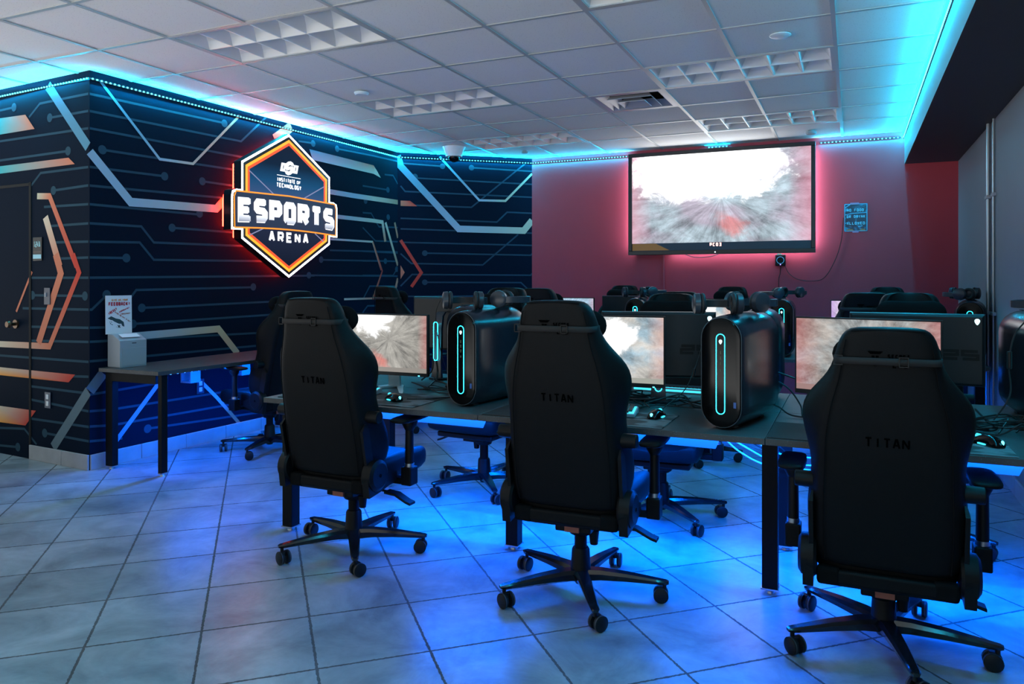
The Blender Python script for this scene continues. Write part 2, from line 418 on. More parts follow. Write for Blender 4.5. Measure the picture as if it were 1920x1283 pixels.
# ------------------------------------------------------------------ stroke lettering
GL = {'E': [[(1, 1), (0, 1), (0, 0), (1, 0)], [(0, .5), (.85, .5)]],
 'S': [[(1, 1), (.15, 1), (0, .88), (0, .62), (.15, .52), (.85, .48), (1, .38), (1, .12), (.85, 0), (0, 0)]],
 'P': [[(0, 0), (0, 1), (.85, 1), (1, .88), (1, .5), (.85, .4), (0, .4)]],
 'O': [[(.15, 0), (0, .12), (0, .88), (.15, 1), (.85, 1), (1, .88), (1, .12), (.85, 0), (.14, 0)]],
 'R': [[(0, 0), (0, 1), (.85, 1), (1, .88), (1, .55), (.85, .43), (0, .43)], [(.5, .43), (1, 0)]],
 'T': [[(0, 1), (1, 1)], [(.5, 1), (.5, 0)]],
 'A': [[(0, 0), (.42, 1), (.58, 1), (1, 0)], [(.17, .32), (.83, .32)]],
 'N': [[(0, 0), (0, 1)], [(0, 1), (1, 0)], [(1, 0), (1, 1)]], 'I': [[(.5, 0), (.5, 1)]], 'L': [[(0, 1), (0, 0), (1, 0)]],
 'B': [[(0, 0), (0, 1), (.85, 1), (.95, .9), (.95, .6), (.85, .5), (0, .5)], [(.85, .5), (1, .4), (1, .1), (.88, 0), (0, 0)]],
 'C': [[(1, 1), (.15, 1), (0, .88), (0, .12), (.15, 0), (1, 0)]], 'U': [[(0, 1), (0, .12), (.15, 0), (.85, 0), (1, .12), (1, 1)]],
 'H': [[(0, 0), (0, 1)], [(1, 0), (1, 1)], [(0, .5), (1, .5)]], 'Y': [[(0, 1), (.5, .5), (1, 1)], [(.5, .5), (.5, 0)]],
 'G': [[(1, 1), (.15, 1), (0, .88), (0, .12), (.15, 0), (1, 0), (1, .48), (.55, .48)]], 'F': [[(1, 1), (0, 1), (0, 0)], [(0, .5), (.85, .5)]],
 '0': [[(.15, 0), (0, .12), (0, .88), (.15, 1), (.85, 1), (1, .88), (1, .12), (.85, 0), (.14, 0)]], '1': [[(.2, .8), (.5, 1), (.5, 0)]], '2': [[(0, 1), (1, 1), (1, .52), (0, .48), (0, 0), (1, 0)]], '5': [[(1, 1), (0, 1), (0, .52), (1, .48), (1, 0), (0, 0)]],
 '4': [[(.75, 0), (.75, 1), (0, .3), (1, .3)]], '3': [[(0, 1), (1, 1), (1, 0), (0, 0)], [(.2, .5), (1, .5)]],
 'D': [[(0, 0), (0, 1), (.8, 1), (1, .82), (1, .18), (.8, 0), (0, 0)]], 'K': [[(0, 0), (0, 1)], [(1, 1), (.05, .45)], [(.3, .6), (1, 0)]],
 'W': [[(0, 1), (.22, 0), (.5, .8), (.78, 0), (1, 1)]], 'V': [[(0, 1), (.5, 0), (1, 1)]], '!': [[(.5, 1), (.5, .35)], [(.5, .15), (.5, 0)]], '?': [[(0, 1), (1, 1), (1, .6), (.5, .45), (.5, .3)], [(.5, .12), (.5, 0)]], 'M': [[(0, 0), (0, 1), (.5, .4), (1, 1), (1, 0)]], 'X': [[(0, 0), (1, 1)], [(0, 1), (1, 0)]], ' ': []}
def write(mb, text, x0, x1, z0, h, w, P, gap=.28, cols=None, warp=None):
    n = len(text); cw = (x1 - x0) / (n + gap * (n - 1))
    for i, ch in enumerate(text):
        ox = x0 + i * cw * (1 + gap)
        for pl in GL.get(ch, []):
            pts = []
            for (a, b_) in pl:
                u = ox + w / 2 + a * (cw - w); v = z0 + w / 2 + b_ * (h - w)
                if warp: v = warp(u, v, b_)
                pts.append((u, v))
            # extend open ends of strokes by half a width so corners are square
            mb.ribbon(pts, w, P)
    return mb
MURAL_LINES=[('L',[(-0.003,2.582),(1.164,2.603)],0.017,'t'),('L',[(-0.003,2.464),(1.361,2.483),(1.649,2.743)],0.017,'t'),('L',[(-0.003,2.346),(1.649,2.352)],0.017,'t'),('L',[(0.094,2.213),(1.649,2.238)],0.017,'t'),('L',[(-0.003,2.081),(0.602,2.092)],0.017,'t'),('L',[(0.955,2.096),(1.649,2.098)],0.017,'t'),('L',[(-0.003,1.953),(1.455,1.992)],0.017,'t'),('L',[(-0.003,1.825),(0.928,1.828)],0.017,'t'),('L',[(-0.003,1.694),(0.402,1.699),(0.508,1.586),(1.649,1.6)],0.017,'t'),('L',[(-0.003,1.568),(0.388,1.581),(0.508,1.457),(1.855,1.477)],0.017,'t'),('L',[(-0.003,1.46),(0.28,1.464)],0.017,'t'),('L',[(0.669,1.706),(1.455,1.706)],0.017,'t'),('L',[(-0.004,1.321),(2.28,1.351)],0.017,'t'),('L',[(-0.004,1.102),(0.015,1.101),(0.126,1.199)],0.017,'t'),('L',[(0.303,1.165),(0.36,1.233),(1.489,1.245)],0.017,'t'),('L',[(0.406,1.101),(2.28,1.122)],0.017,'t'),('L',[(0.332,0.987),(2.28,1.005)],0.017,'t'),('L',[(-0.004,0.978),(0.113,0.974)],0.017,'t'),('L',[(-0.004,0.881),(1.601,0.846)],0.017,'t'),('L',[(-0.004,0.747),(1.531,0.737)],0.017,'t'),('L',[(-0.004,0.519),(0.159,0.522),(0.537,0.532)],0.017,'t'),('L',[(0.0,0.405),(0.166,0.392),(1.601,0.38)],0.017,'t'),('L',[(0.0,0.3),(0.166,0.281),(1.601,0.265)],0.017,'t'),('L',[(0.455,0.206),(1.814,0.141)],0.017,'t'),('L',[(0.0,0.199),(0.248,0.173)],0.017,'t'),('L',[(-0.003,2.185),(0.314,1.869),(1.095,1.889),(1.172,1.964)],0.062,'bbco'),('L',[(0.075,2.69),(0.558,2.215),(0.863,2.223),(1.343,2.697)],0.02,'BbcS'),('L',[(0.248,0.896),(1.117,0.907),(1.322,0.687)],0.055,'bCC'),('L',[(0.583,0.566),(0.173,0.138)],0.035,'bB'),('L',[(0.89,0.544),(1.099,0.349),(1.227,0.216),(1.341,0.095)],0.03,'bbSS'),('L',[(0.0,0.543),(0.099,0.655)],0.075,'gg'),('L',[(2.396,2.179),(2.883,2.177),(3.213,2.18),(3.687,2.184)],0.05,'bbcS'),('L',[(2.574,1.941),(3.213,1.944),(3.373,1.941),(3.426,1.731)],0.04,'bccS'),('L',[(2.474,1.712),(3.194,1.718),(3.348,1.417)],0.02,'bcr'),('L',[(2.061,2.601),(2.262,2.615)],0.017,'t'),('L',[(2.615,2.618),(3.213,2.637),(3.859,2.642)],0.017,'t'),('L',[(2.377,1.505),(3.752,1.521)],0.017,'t'),('L',[(2.203,1.354),(3.752,1.355)],0.017,'t'),('L',[(2.504,1.602),(3.752,1.626)],0.017,'t'),('L',[(1.753,2.567),(1.965,2.719)],0.09,'SS'),('L',[(3.028,2.296),(3.475,2.302)],0.017,'t'),('L',[(3.415,2.463),(3.574,2.473),(3.703,2.389)],0.017,'t'),('L',[(3.028,2.015),(3.174,2.02),(3.312,1.886),(3.703,1.9)],0.017,'t'),('L',[(3.028,1.86),(3.249,1.73),(3.703,1.741)],0.017,'t'),('L',[(3.028,1.612),(3.703,1.614)],0.017,'t'),('L',[(3.642,1.433),(3.574,1.362),(3.028,1.358)],0.017,'t'),('L',[(3.028,1.106),(3.149,1.246),(3.703,1.243)],0.017,'t'),('L',[(3.428,1.518),(3.028,1.511)],0.017,'t'),('L',[(3.428,1.94),(3.703,1.474)],0.035,'cS'),('L',[(3.703,1.331),(3.574,1.106),(3.402,0.852)],0.035,'SSS'),('L',[(3.601,1.952),(3.703,1.784)],0.03,'SS'),('L',[(3.199,1.717),(3.368,1.411),(3.211,1.103)],0.02,'Srr'),('L',[(3.365,1.403),(3.198,1.115),(2.721,1.116)],0.02,'rSc'),('L',[(3.026,0.969),(3.111,1.038),(3.683,1.028)],0.017,'t'),('D',[(0.033,2.623),(0.51,2.608)],0.017,'t'),('D',[(0.033,2.369),(0.084,2.308),(1.59,2.287)],0.017,'t'),('D',[(0.848,2.606),(1.59,2.593)],0.017,'t'),('D',[(0.195,2.463),(1.59,2.44)],0.017,'t'),('D',[(0.147,2.155),(0.848,2.15),(1.512,2.695)],0.017,'t'),('D',[(0.033,2.005),(1.151,1.986),(1.274,2.104),(1.59,2.099)],0.017,'t'),('D',[(0.033,1.886),(1.59,1.865)],0.017,'t'),('D',[(0.033,1.735),(1.59,1.72)],0.017,'t'),('D',[(0.307,1.616),(1.564,1.604),(1.59,1.624)],0.017,'t'),('D',[(0.033,1.608),(0.155,1.498),(0.982,1.487),(1.408,1.846)],0.017,'t'),('D',[(0.033,1.243),(0.163,1.374),(1.564,1.369),(1.59,1.391)],0.017,'t'),('D',[(0.307,1.286),(1.443,1.282),(1.59,1.157)],0.017,'t'),('D',[(0.04,1.127),(1.534,1.126)],0.017,'t'),('D',[(-0.03,2.707),(0.033,2.591),(0.699,1.898),(1.477,1.892),(1.59,2.015)],0.075,'BBbyy'),('D',[(0.477,2.715),(0.94,2.233),(1.253,2.235),(1.59,2.565)],0.025,'Bbyy'),('D',[(0.033,1.759),(0.267,1.395),(0.155,1.235)],0.035,'rrr'),('P',[(0.714,2.495),(0.85,2.58),(1.419,2.584)],0.017,'t'),('P',[(0.972,2.465),(1.419,2.466)],0.017,'t'),('P',[(0.333,2.353),(1.419,2.347)],0.017,'t'),('P',[(0.333,2.208),(1.189,2.21)],0.017,'t'),('P',[(0.735,1.99),(0.86,2.078),(1.419,2.081)],0.017,'t'),('P',[(1.016,1.943),(1.419,1.955)],0.017,'t'),('P',[(0.901,1.831),(1.419,1.826)],0.017,'t'),('P',[(0.972,1.691),(1.419,1.694)],0.017,'t'),('P',[(1.032,1.573),(1.419,1.569)],0.017,'t'),('P',[(1.091,1.457),(1.419,1.46)],0.017,'t'),('P',[(0.333,2.585),(0.521,2.589)],0.017,'t'),('P',[(0.744,1.322),(1.422,1.321)],0.017,'t'),('P',[(0.759,1.195),(1.383,1.195)],0.017,'t'),('P',[(0.633,1.098),(1.422,1.102)],0.017,'t'),('P',[(0.711,0.965),(1.422,0.977)],0.017,'t'),('P',[(0.711,0.863),(1.422,0.88)],0.017,'t'),('P',[(0.333,0.737),(1.422,0.743)],0.017,'t'),('P',[(0.333,0.599),(1.422,0.641)],0.017,'t'),('P',[(0.711,0.531),(1.422,0.526)],0.017,'t'),('P',[(0.711,0.435),(1.422,0.404)],0.017,'t'),('P',[(0.711,0.295),(1.426,0.297)],0.017,'t'),('P',[(0.911,0.206),(1.426,0.198)],0.017,'t'),('P',[(0.333,0.19),(0.655,0.213),(0.81,0.114)],0.017,'t'),('P',[(0.333,0.058),(0.572,0.07)],0.017,'t'),('P',[(0.952,2.697),(1.419,2.22)],0.075,'BB'),('P',[(1.013,0.113),(1.422,0.542)],0.075,'gg'),('P',[(0.819,1.913),(0.972,1.904),(1.289,1.399)],0.045,'ySr'),('P',[(1.249,1.486),(1.319,1.357),(0.971,0.832),(0.333,0.823)],0.045,'rrSc'),('P',[(0.921,1.758),(1.095,1.401)],0.065,'cS'),('P',[(1.044,1.489),(1.107,1.352),(0.836,0.849)],0.065,'SSS'),('P',[(0.755,1.367),(0.554,1.071)],0.02,'SS')]
MURAL_DOTS=[('L',1.181,2.601,0.032),('L',0.094,2.213,0.032),('L',0.602,2.092,0.032),('L',0.955,2.096,0.032),('L',0.928,1.835,0.032),('L',0.28,1.464,0.032),('L',0.669,1.706,0.032),('L',0.126,1.203,0.032),('L',1.499,1.248,0.032),('L',0.406,1.101,0.032),('L',0.332,0.987,0.032),('L',0.455,0.206,0.032),('L',2.262,2.613,0.032),('L',2.615,2.618,0.032),('L',2.377,1.507,0.032),('L',2.203,1.354,0.032),('L',3.475,2.302,0.032),('L',3.076,2.143,0.032),('L',3.642,1.433,0.032),('L',3.481,2.003,0.032),('L',3.428,1.518,0.032),('L',3.246,1.128,0.032),('D',0.51,2.608,0.032),('D',0.848,2.606,0.032),('D',0.195,2.479,0.032),('D',0.307,1.616,0.032),('D',0.307,1.286,0.032),('P',0.972,2.465,0.032),('P',1.189,2.21,0.032),('P',1.016,1.943,0.032),('P',0.521,2.589,0.032),('P',0.759,1.195,0.032),('P',1.383,1.195,0.032),('P',0.911,0.206,0.032),('P',0.572,0.07,0.032)]
MURAL_POLYS=[('L',[(2.207,2.55),(2.253,2.455),(3.213,2.445),(3.341,2.418),(3.276,2.482),(3.213,2.535)],'BbcccS'),('D',[(0.033,2.203),(0.139,2.203),(0.219,2.144),(0.033,2.143)],'SrrS'),('D',[(0.033,1.476),(0.079,1.397),(0.033,1.323)],'SSS'),('P',[(0.333,2.526),(0.672,2.518),(0.788,2.403),(0.333,2.403)],'TSST'),('P',[(0.333,2.164),(1.199,2.162),(1.27,2.112),(0.333,2.108)],'TSST'),('P',[(0.333,0.649),(1.275,0.647),(1.199,0.589),(0.333,0.589)],'crro'),('P',[(0.333,0.357),(0.805,0.358),(0.673,0.239),(0.333,0.234)],'crro')]
# ================================================================== THE ROOM
WA, WB_, WC = Vector((-4.77, 3.52)), Vector((-4.655, 7.18)), Vector((-3.45, 8.2))
WP = Vector((-6.2, 3.62))
H = 2.743
XR = .90
def plane(a, b, off=0):
    u = (b - a).normalized(); n = Vector((u.y, -u.x))
    def P(s, z, o=None):
        q = a + u * s + n * (off if o is None else o)
        return (q.x, q.y, z)
    return P
WALLS = {'L': (WA, WB_), 'D': (WB_, WC), 'P': (WP, WA)}
MC = {'t': (.045, .10, .15), 'b': (.36, .50, .62), 'B': (.10, .26, .38), 'c': (.62, .56, .44), 'o': (.85, .38, .08), 'S': (.58, .21, .13),
      'r': (.55, .07, .05), 'g': (.13, .19, .22), 'y': (.50, .53, .40), 'T': (.06, .42, .46), 'C': (.62, .44, .27), 'n': (.0025, .0085, .021)}
MC['t'] = (.028, .068, .10)
fl = MB(); fl.face([(-8, -1.2, 0), (XR + .15, -1.2, 0), (XR + .15, 8.4, 0), (-8, 8.4, 0)])
tag(fl.build('floor', M_floor), kind='structure')

walls = {}
for key, nm in (('L', 'wall_left'), ('P', 'wall_front_left'), ('D', 'wall_corner')):
    a, b = WALLS[key]; P = plane(a, b); Lg = (b - a).length
    mb = MB()
    navy = MC['n']
    s0 = -1.8 if key == 'P' else 0
    mb.add([P(s0, 0), P(Lg, 0), P(Lg, H), P(s0, H), P(s0 + .15, 0, -.12), P(Lg - .15, 0, -.12), P(Lg - .15, H, -.12), P(s0 + .15, H, -.12)],
           [(0, 1, 2, 3), (5, 4, 7, 6), (3, 2, 6, 7), (4, 0, 3, 7), (1, 5, 6, 2), (4, 5, 1, 0)], [navy] * 8)
    k = 0
    for (w, pts, wd, cols) in MURAL_LINES:
        if w != key: continue
        k += 1
        cc = [MC[c] for c in (cols * len(pts) if len(cols) == 1 else cols)]
        while len(cc) < len(pts): cc.append(cc[-1])
        if wd > .018:                      # broad bands: one unbroken ribbon
            mb.ribbon([(min(max(p[0], s0), Lg), p[1]) for p in pts], wd, lambda s, z, k=k: P(s, z, .0016 + k * .00003), cc[:len(pts)])
        else:
            mb.ribbon([(min(max(p[0], s0), Lg), p[1]) for p in pts], wd, lambda s, z, k=k: P(s, z, .0006 + k * .00001), cc[:len(pts)])
    for (w, s, z, r) in MURAL_DOTS:
        if w != key: continue
        mb.face([P(s + r * math.cos(2 * PI * i / 20), z + r * math.sin(2 * PI * i / 20), .0013) for i in range(20)], [MC['t']] * 20)
    for (w, pts, cols) in MURAL_POLYS:
        if w != key: continue
        mb.face([P(min(max(p[0], s0), Lg), p[1], .0030) for p in pts], [MC[c] for c in cols])
    o = mb.build(nm, M_paint, smooth=False); tag(o, kind='structure'); walls[key] = o
    # stone skirting in separate slabs
    sk = MB(); x = 0; e = Lg
    if key == 'P': x = Lg - .70
    while x < e - .01:
        x2 = min(e, x + .395)
        p0, p1 = P(x + .002, 0, .0), P(x2 - .002, 0, .0); q0, q1 = P(x + .002, 0, .014), P(x2 - .002, 0, .014)
        sk.add([(p[0], p[1], z) for z in (0, .105) for p in (p0, p1, q1, q0)], [(0, 1, 2, 3), (4, 7, 6, 5), (0, 4, 5, 1), (1, 5, 6, 2), (2, 6, 7, 3), (3, 7, 4, 0)])
        x = x2
    tag(sk.build('baseboard_' + {'L': 'left', 'P': 'front_left', 'D': 'corner'}[key], M_stone, bevel=.003), kind='structure')

w = MB(); w.b2(WC.x - .05, XR + .12, 8.2, 8.32, 0, H); tag(w.build('wall_back', M_red), kind='structure')
w = MB(); w.b2(XR, XR + .12, -1.2, 8.2, 0, H); tag(w.build('wall_right', M_grey), kind='structure')
w = MB(); w.b2(.45, XR, -1.2, 8.2, 2.43, H); w.m = [0 if i != 0 else 1 for i in range(6)]; tag(w.build('trim_1', [M_soffit, M_grey]), kind='structure')  # room-side face of the soffit grey, its underside darker
w = MB()
for i in range(22): w.b2(XR - .014, XR, -.6 + i * .4 + .002, -.6 + i * .4 + .398, 0, .105)
tag(w.build('baseboard_right', M_stone, bevel=.003), kind='structure')
w = MB()
for i in range(11): w.b2(WC.x + i * .395 + .002, min(XR - .02, WC.x + i * .395 + .393), 8.186, 8.2, 0, .105)
tag(w.build('baseboard_back', M_stone, bevel=.003), kind='structure')

# door in the mural wall: leaf edge, frame line, knob
Pp = plane(WP, WA); SD = (WA - WP).length - .70
d = MB(); d.mi = 0
for (s0, s1, z0, z1) in ((SD - .012, SD + .012, 0, 2.02), (SD - .95, SD, 1.995, 2.015)):
    d.add([Pp(s, z, o) for o in (.0, .006) for (s, z) in ((s0, z0), (s1, z0), (s1, z1), (s0, z1))], [(0, 3, 2, 1), (4, 5, 6, 7), (0, 1, 5, 4), (1, 2, 6, 5), (2, 3, 7, 6), (3, 0, 4, 7)])
door = tag(d.build('door_1', M_dark), kind='structure')
k = MB(); c0 = Vector(Pp(SD - .18, .98, 0)); c1 = Vector(Pp(SD - .18, .98, .07)); c2 = Vector(Pp(SD - .18, .98, .012))
k.sweep([c0, c2], .033, 16); k.sweep([c2, c0.lerp(c1, .6)], .012, 12); k.sweep([c0.lerp(c1, .6), c0.lerp(c1, .75), c1], [.018, .028, .022], 16)
k.build('door_knob', simple('dark_bronze', (.12, .07, .04), .35, metal=.8), door)

# ------------------------------------------------------------------ ceiling: 2 ft tiles in a metal grid
XL = [-.1 - .6 * i for i in range(13)]; XL = sorted(XL + [.45])
YL = sorted([7.43 - .6 * i for i in range(15)] + [8.3])
LIGHTS = [(-3.7, 3.23), (-3.7, 5.03), (-3.7, 6.83), (-1.3, 5.03), (-1.3, 6.83), (-1.3, 3.23)]
VENT = (-1.9, 5.63)
holes = set()
for (x, y) in LIGHTS: holes |= {(round(x, 2), round(y, 2)), (round(x + .6, 2), round(y, 2))}
holes.add((round(VENT[0], 2), round(VENT[1], 2)))
ce = MB()
def inwall(x, y):
    return x < -4.95 and y > 3.8
for i in range(len(XL) - 1):
    for j in range(len(YL) - 1):
        if (round(XL[i], 2), round(YL[j], 2)) in holes or inwall(XL[i + 1], YL[j]): continue
        a, b, c_, d_ = XL[i], XL[i + 1], YL[j], YL[j + 1]
        dz = random.uniform(0, .002)
        ce.b2(a, b, c_, d_, H + dz, H + .016 + dz)
tag(ce.build('ceiling', M_ceil, smooth=False), kind='structure')
g = MB()
for x in XL[:-1]:
    segs = [(-1.2, 8.2)]
    for (lx, ly) in LIGHTS:
        if abs(x - (lx + .6)) < .02:
            segs = [s for q in segs for s in ((q[0], min(q[1], ly + .01)), (max(q[0], ly + .59), q[1])) if s[1] - s[0] > .02] if True else segs
    for s in segs:
        y1 = s[1] if x > -4.7 else min(s[1], 3.56)
        if y1 > s[0]: g.b2(x - .012, x + .012, s[0], y1, H - .005, H)
for y in YL[:-1]:
    x0 = -7.3 if y < 3.5 else -4.8
    g.b2(x0, .45, y - .012, y + .012, H - .0045, H - .0005)
g.b2(.43, .45, -1.2, 8.2, H - .02, H)
tag(g.build('trim_2', M_grid, smooth=False), kind='structure')

# ------------------------------------------------------------------ recessed troffers
M_louver = simple('white_louver', (.86, .85, .82), .3)
M_louver.node_tree.nodes['Principled BSDF'].inputs['Specular IOR Level'].default_value = .6
LBL = ['switched-off recessed ceiling light nearest the glowing emblem sign, front left', 'recessed ceiling light above the middle of the left row, beside the round detector',
       'recessed ceiling light closest to the black dome camera', 'recessed ceiling light between the air vent and the right soffit',
       'recessed ceiling light just in front of the wall-mounted big screen', 'recessed ceiling light cut off by the top edge of the picture']
def troffer():
    t = thing('ceiling_light', LBL[0], 'light', (0, 0, H))
    f = MB()
    for (x0, x1, y0, y1) in ((.0, 1.2, .0, .022), (.0, 1.2, .565, .578), (.0, .03, .022, .578), (1.17, 1.2, .022, .578)): f.b2(x0, x1, y0, y1, -.006, .004)
    f.build('frame', M_grid, t)
    s_ = MB(); s_.b2(.012, 1.188, .578, .60, .012, .016); s_.build('shadow_gap', M_dark, t)
    lv = MB()
    cw, ch = 1.14 / 6, .543 / 2
    for i in range(6):
        for j in range(2):
            x0 = .03 + i * cw; y0 = .022 + j * ch; b_ = .004
            lo = [(x0 + b_, y0 + b_), (x0 + cw - b_, y0 + b_), (x0 + cw - b_, y0 + ch - b_), (x0 + b_, y0 + ch - b_)]
            md = [(x0 + cw * .16, y0 + ch * .16), (x0 + cw * .84, y0 + ch * .16), (x0 + cw * .84, y0 + ch * .84), (x0 + cw * .16, y0 + ch * .84)]
            hi = [(x0 + cw * .36, y0 + ch * .42), (x0 + cw * .64, y0 + ch * .42), (x0 + cw * .64, y0 + ch * .58), (x0 + cw * .36, y0 + ch * .58)]
            vs = [(p[0], p[1], 0) for p in lo] + [(p[0], p[1], .035) for p in md] + [(p[0], p[1], .085) for p in hi]
            fs = [(8, 9, 10, 11)]
            for q in (0, 4):
                fs += [(q + e, q + (e + 1) % 4, q + 4 + (e + 1) % 4, q + 4 + e) for e in range(4)]
            out = [(x0, y0, 0), (x0 + cw, y0, 0), (x0 + cw, y0 + ch, 0), (x0, y0 + ch, 0)]
            lv.add(vs + out, fs + [(12 + e, 12 + (e + 1) % 4, (e + 1) % 4, e) for e in range(4)])
    lv.build('louver', M_louver, t, smooth=False)
    hb = MB(); hb.b2(.005, 1.195, .005, .595, .09, .10); hb.b2(.005, .015, .005, .595, .005, .1); hb.b2(1.185, 1.195, .005, .595, .005, .1); hb.b2(.015, 1.185, .005, .012, .005, .1); hb.b2(.015, 1.185, .588, .595, .017, .1)
    hb.build('housing', M_louver, t, smooth=False)
    return t
tr = troffer()
for i, (x, y) in enumerate(LIGHTS):
    o = tr if i == 0 else copy_tree(tr)
    o.location = (x, y, H); o['label'] = LBL[i]; o['group'] = 'recessed ceiling lights'
# ------------------------------------------------------------------ air vent
v = thing('air_vent', 'metal air vent with nested square louvers in the ceiling', 'vent', (VENT[0], VENT[1], H))
mv = simple('vent_metal', (.50, .48, .52), .38, metal=.35)
a = MB()
for (x0, x1, y0, y1) in ((.0, .6, .0, .04), (.0, .6, .56, .6), (.0, .05, .04, .56), (.55, .6, .04, .56)): a.b2(x0, x1, y0, y1, -.004, .004)
a.build('frame', mv, v)
for k, (r0, r1, z0, z1) in enumerate(((.25, .20, .0, .05), (.18, .13, -.012, .045), (.11, .04, -.022, .03))):
    a = MB()
    q = [(-1, -1), (1, -1), (1, 1), (-1, 1)]
    vs = [(.3 + p[0] * r0, .3 + p[1] * r0, z0) for p in q] + [(.3 + p[0] * r1, .3 + p[1] * r1, z1) for p in q]
    fs = [(e, (e + 1) % 4, 4 + (e + 1) % 4, 4 + e) for e in range(4)] + ([(4, 5, 6, 7)] if k == 2 else [])
    a.add(vs, fs)
    o = a.build('louver', mv, v, smooth=False); so = o.modifiers.new('s', 'SOLIDIFY'); so.thickness = .003
a = MB(); a.b2(.02, .58, .02, .58, .10, .11); a.b2(.02, .03, .02, .58, 0.005, .1); a.b2(.57, .58, .02, .58, 0.005, .1); a.b2(.03, .57, .02, .03, 0.005, .1); a.b2(.03, .57, .57, .58, 0.005, .1)
a.build('duct', M_dark, v)
# ------------------------------------------------------------------ small ceiling devices
def disc(name, label, cat, x, y, r, h, mat):
    t = thing(name, label, cat, (x, y, H))
    a = MB(); a.cyl((0, 0, 0), (0, 0, -h * .35), r * .55, r * .55, 20); a.build('base', greyp, t)
    a = MB(); a.sweep([(0, 0, -h * .35), (0, 0, -h * .6), (0, 0, -h)], [r, r, r * .8], 24); a.build('cover', mat, t)
    return t
disc('sprinkler_cover', 'small white sprinkler disc on the ceiling left of the middle, near the emblem sign', 'sprinkler', -3.41, 4.76, .055, .03, whitep)
disc('smoke_detector', 'round white detector on the ceiling at upper right', 'detector', -.39, 4.67, .06, .016, whitep)
disc('sprinkler_cover', 'small round sprinkler on the ceiling right above the big screen', 'sprinkler', -.37, 7.78, .05, .035, greyp)
disc('sprinkler_cover', 'small sprinkler on the ceiling in the far corner, right of the dome camera', 'sprinkler', -3.31, 7.66, .04, .03, greyp)
t = thing('security_camera', 'white ceiling mount with a black dome security camera in the corner', 'camera', (-3.92, 7.15, H))
a = MB(); a.sweep([(0, 0, 0), (0, 0, -.09)], [.125, .085], 28); a.build('mount', whitep, t, angle=50)
a = MB(); a.cyl((0, 0, -.09), (0, 0, -.105), .09, .088, 28); a.build('ring', whitep, t)
a = MB(); a.ball((0, 0, -.105), (.062, .062, .06), 20, 12); a.build('dome', gloss, t)

# ------------------------------------------------------------------ ceiling led strips (each a tape, its leds and its light)
def led_run(p0, p1, inward, label, n_off=0, z=H - .055):
    p0 = Vector((p0[0], p0[1], z)); p1 = Vector((p1[0], p1[1], z)); u = (p1 - p0); Lg = u.length; u.normalize()
    n = Vector((inward[0], inward[1], 0)).normalized()
    mid = (p0 + p1) / 2
    t = thing('led_strip', label, 'led strip', tuple(mid), 0, 'cyan light strips along the ceiling edge')
    def pt(s, o, dz): return tuple(u * s + n * o + Vector((0, 0, dz)))
    tp = MB(); h = Lg / 2
    tp.add([pt(s, o, dz) for s in (-h, h) for o in (.001, .006) for dz in (-.006, .006)], [(0, 1, 3, 2), (4, 6, 7, 5), (0, 4, 5, 1), (2, 3, 7, 6), (0, 2, 6, 4), (1, 5, 7, 3)])
    tp.build('tape', simple('strip_tape', (.03, .05, .06), .5), t)
    dd = MB(); k = int(Lg / .033)
    for i in range(k):
        s = -h + (i + .5) * Lg / k; q = .0045
        dd.add([pt(s + a_, o, dz) for a_ in (-q, q) for o in (.006, .012) for dz in (-q, q)], [(0, 1, 3, 2), (4, 6, 7, 5), (0, 4, 5, 1), (2, 3, 7, 6), (0, 2, 6, 4), (1, 5, 7, 3)])
    tag(dd.build('leds', cyan_hot, t, smooth=False), kind='stuff')
    area('strip_light', mid + n * .018 + Vector((0, 0, .008)), (n.x * .6, n.y * .6, 1), u, Lg, .006, P_UP * Lg, CYAN, t)
    area('strip_light', mid + n * .018 - Vector((0, 0, .008)), (n.x * .35, n.y * .35, -1), u, Lg, .006, P_DOWN * Lg, CYAN, t)
    return t
led_run(WP, WA, (0, -1), 'cyan light strip over the mural wall at far left, above door and number plate')
led_run(WA, WB_, (1, 0), 'long cyan light strip over the mural wall behind the emblem sign')
led_run(WB_, WC, (.646, -.763), 'cyan light strip over the slanted mural wall behind the dome camera')
led_run(WC, (-2.29, 8.2), (0, -1), 'cyan light strip over the red wall, left of the big screen')
led_run((-.31, 8.2), (.445, 8.2), (0, -1), 'cyan light strip over the red wall, right of the big screen')
led_run((-1.42, 8.2), (-1.20, 8.2), (0, -1), 'short bit of cyan light strip showing above the big screen', z=H - .02)
led_run((.45, -.9), (.45, 8.2), (-1, 0), 'cyan light strip along the soffit on the right')

# ------------------------------------------------------------------ wall fittings
def on_plane(P, s, z, w, h, o0, o1, mb):
    mb.add([P(s + a, z + b, o) for o in (o0, o1) for (a, b) in ((-w / 2, -h / 2), (w / 2, -h / 2), (w / 2, h / 2), (-w / 2, h / 2))], [(0, 3, 2, 1), (4, 5, 6, 7), (0, 1, 5, 4), (1, 2, 6, 5), (2, 3, 7, 6), (3, 0, 4, 7)])
PL, PD, PP = plane(WA, WB_), plane(WB_, WC), plane(WP, WA)
def outlet(P, s, z, label):
    c = Vector(P(s, z, 0)); t = thing('wall_outlet', label, 'outlet', tuple(c))
    def Q(a, b, o): return tuple(Vector(P(a, b, o)) - c)
    a = MB(); on_plane(Q, s, z, .07, .115, .004, .010, a); a.build('cover_plate', simple('navy_plate', (.03, .05, .09), .4), t, bevel=.002)
    for dz in (.024, -.024):
        a = MB(); on_plane(Q, s, z + dz, .03, .034, .010, .013, a); a.build('socket', paper, t, bevel=.002)
sP = (WA - WP).length
outlet(PP, sP - .475, .447, 'white wall outlet low on the mural wall right of the door')
outlet(PL, .93, .46, 'wall outlet under the side desk on the mural wall')
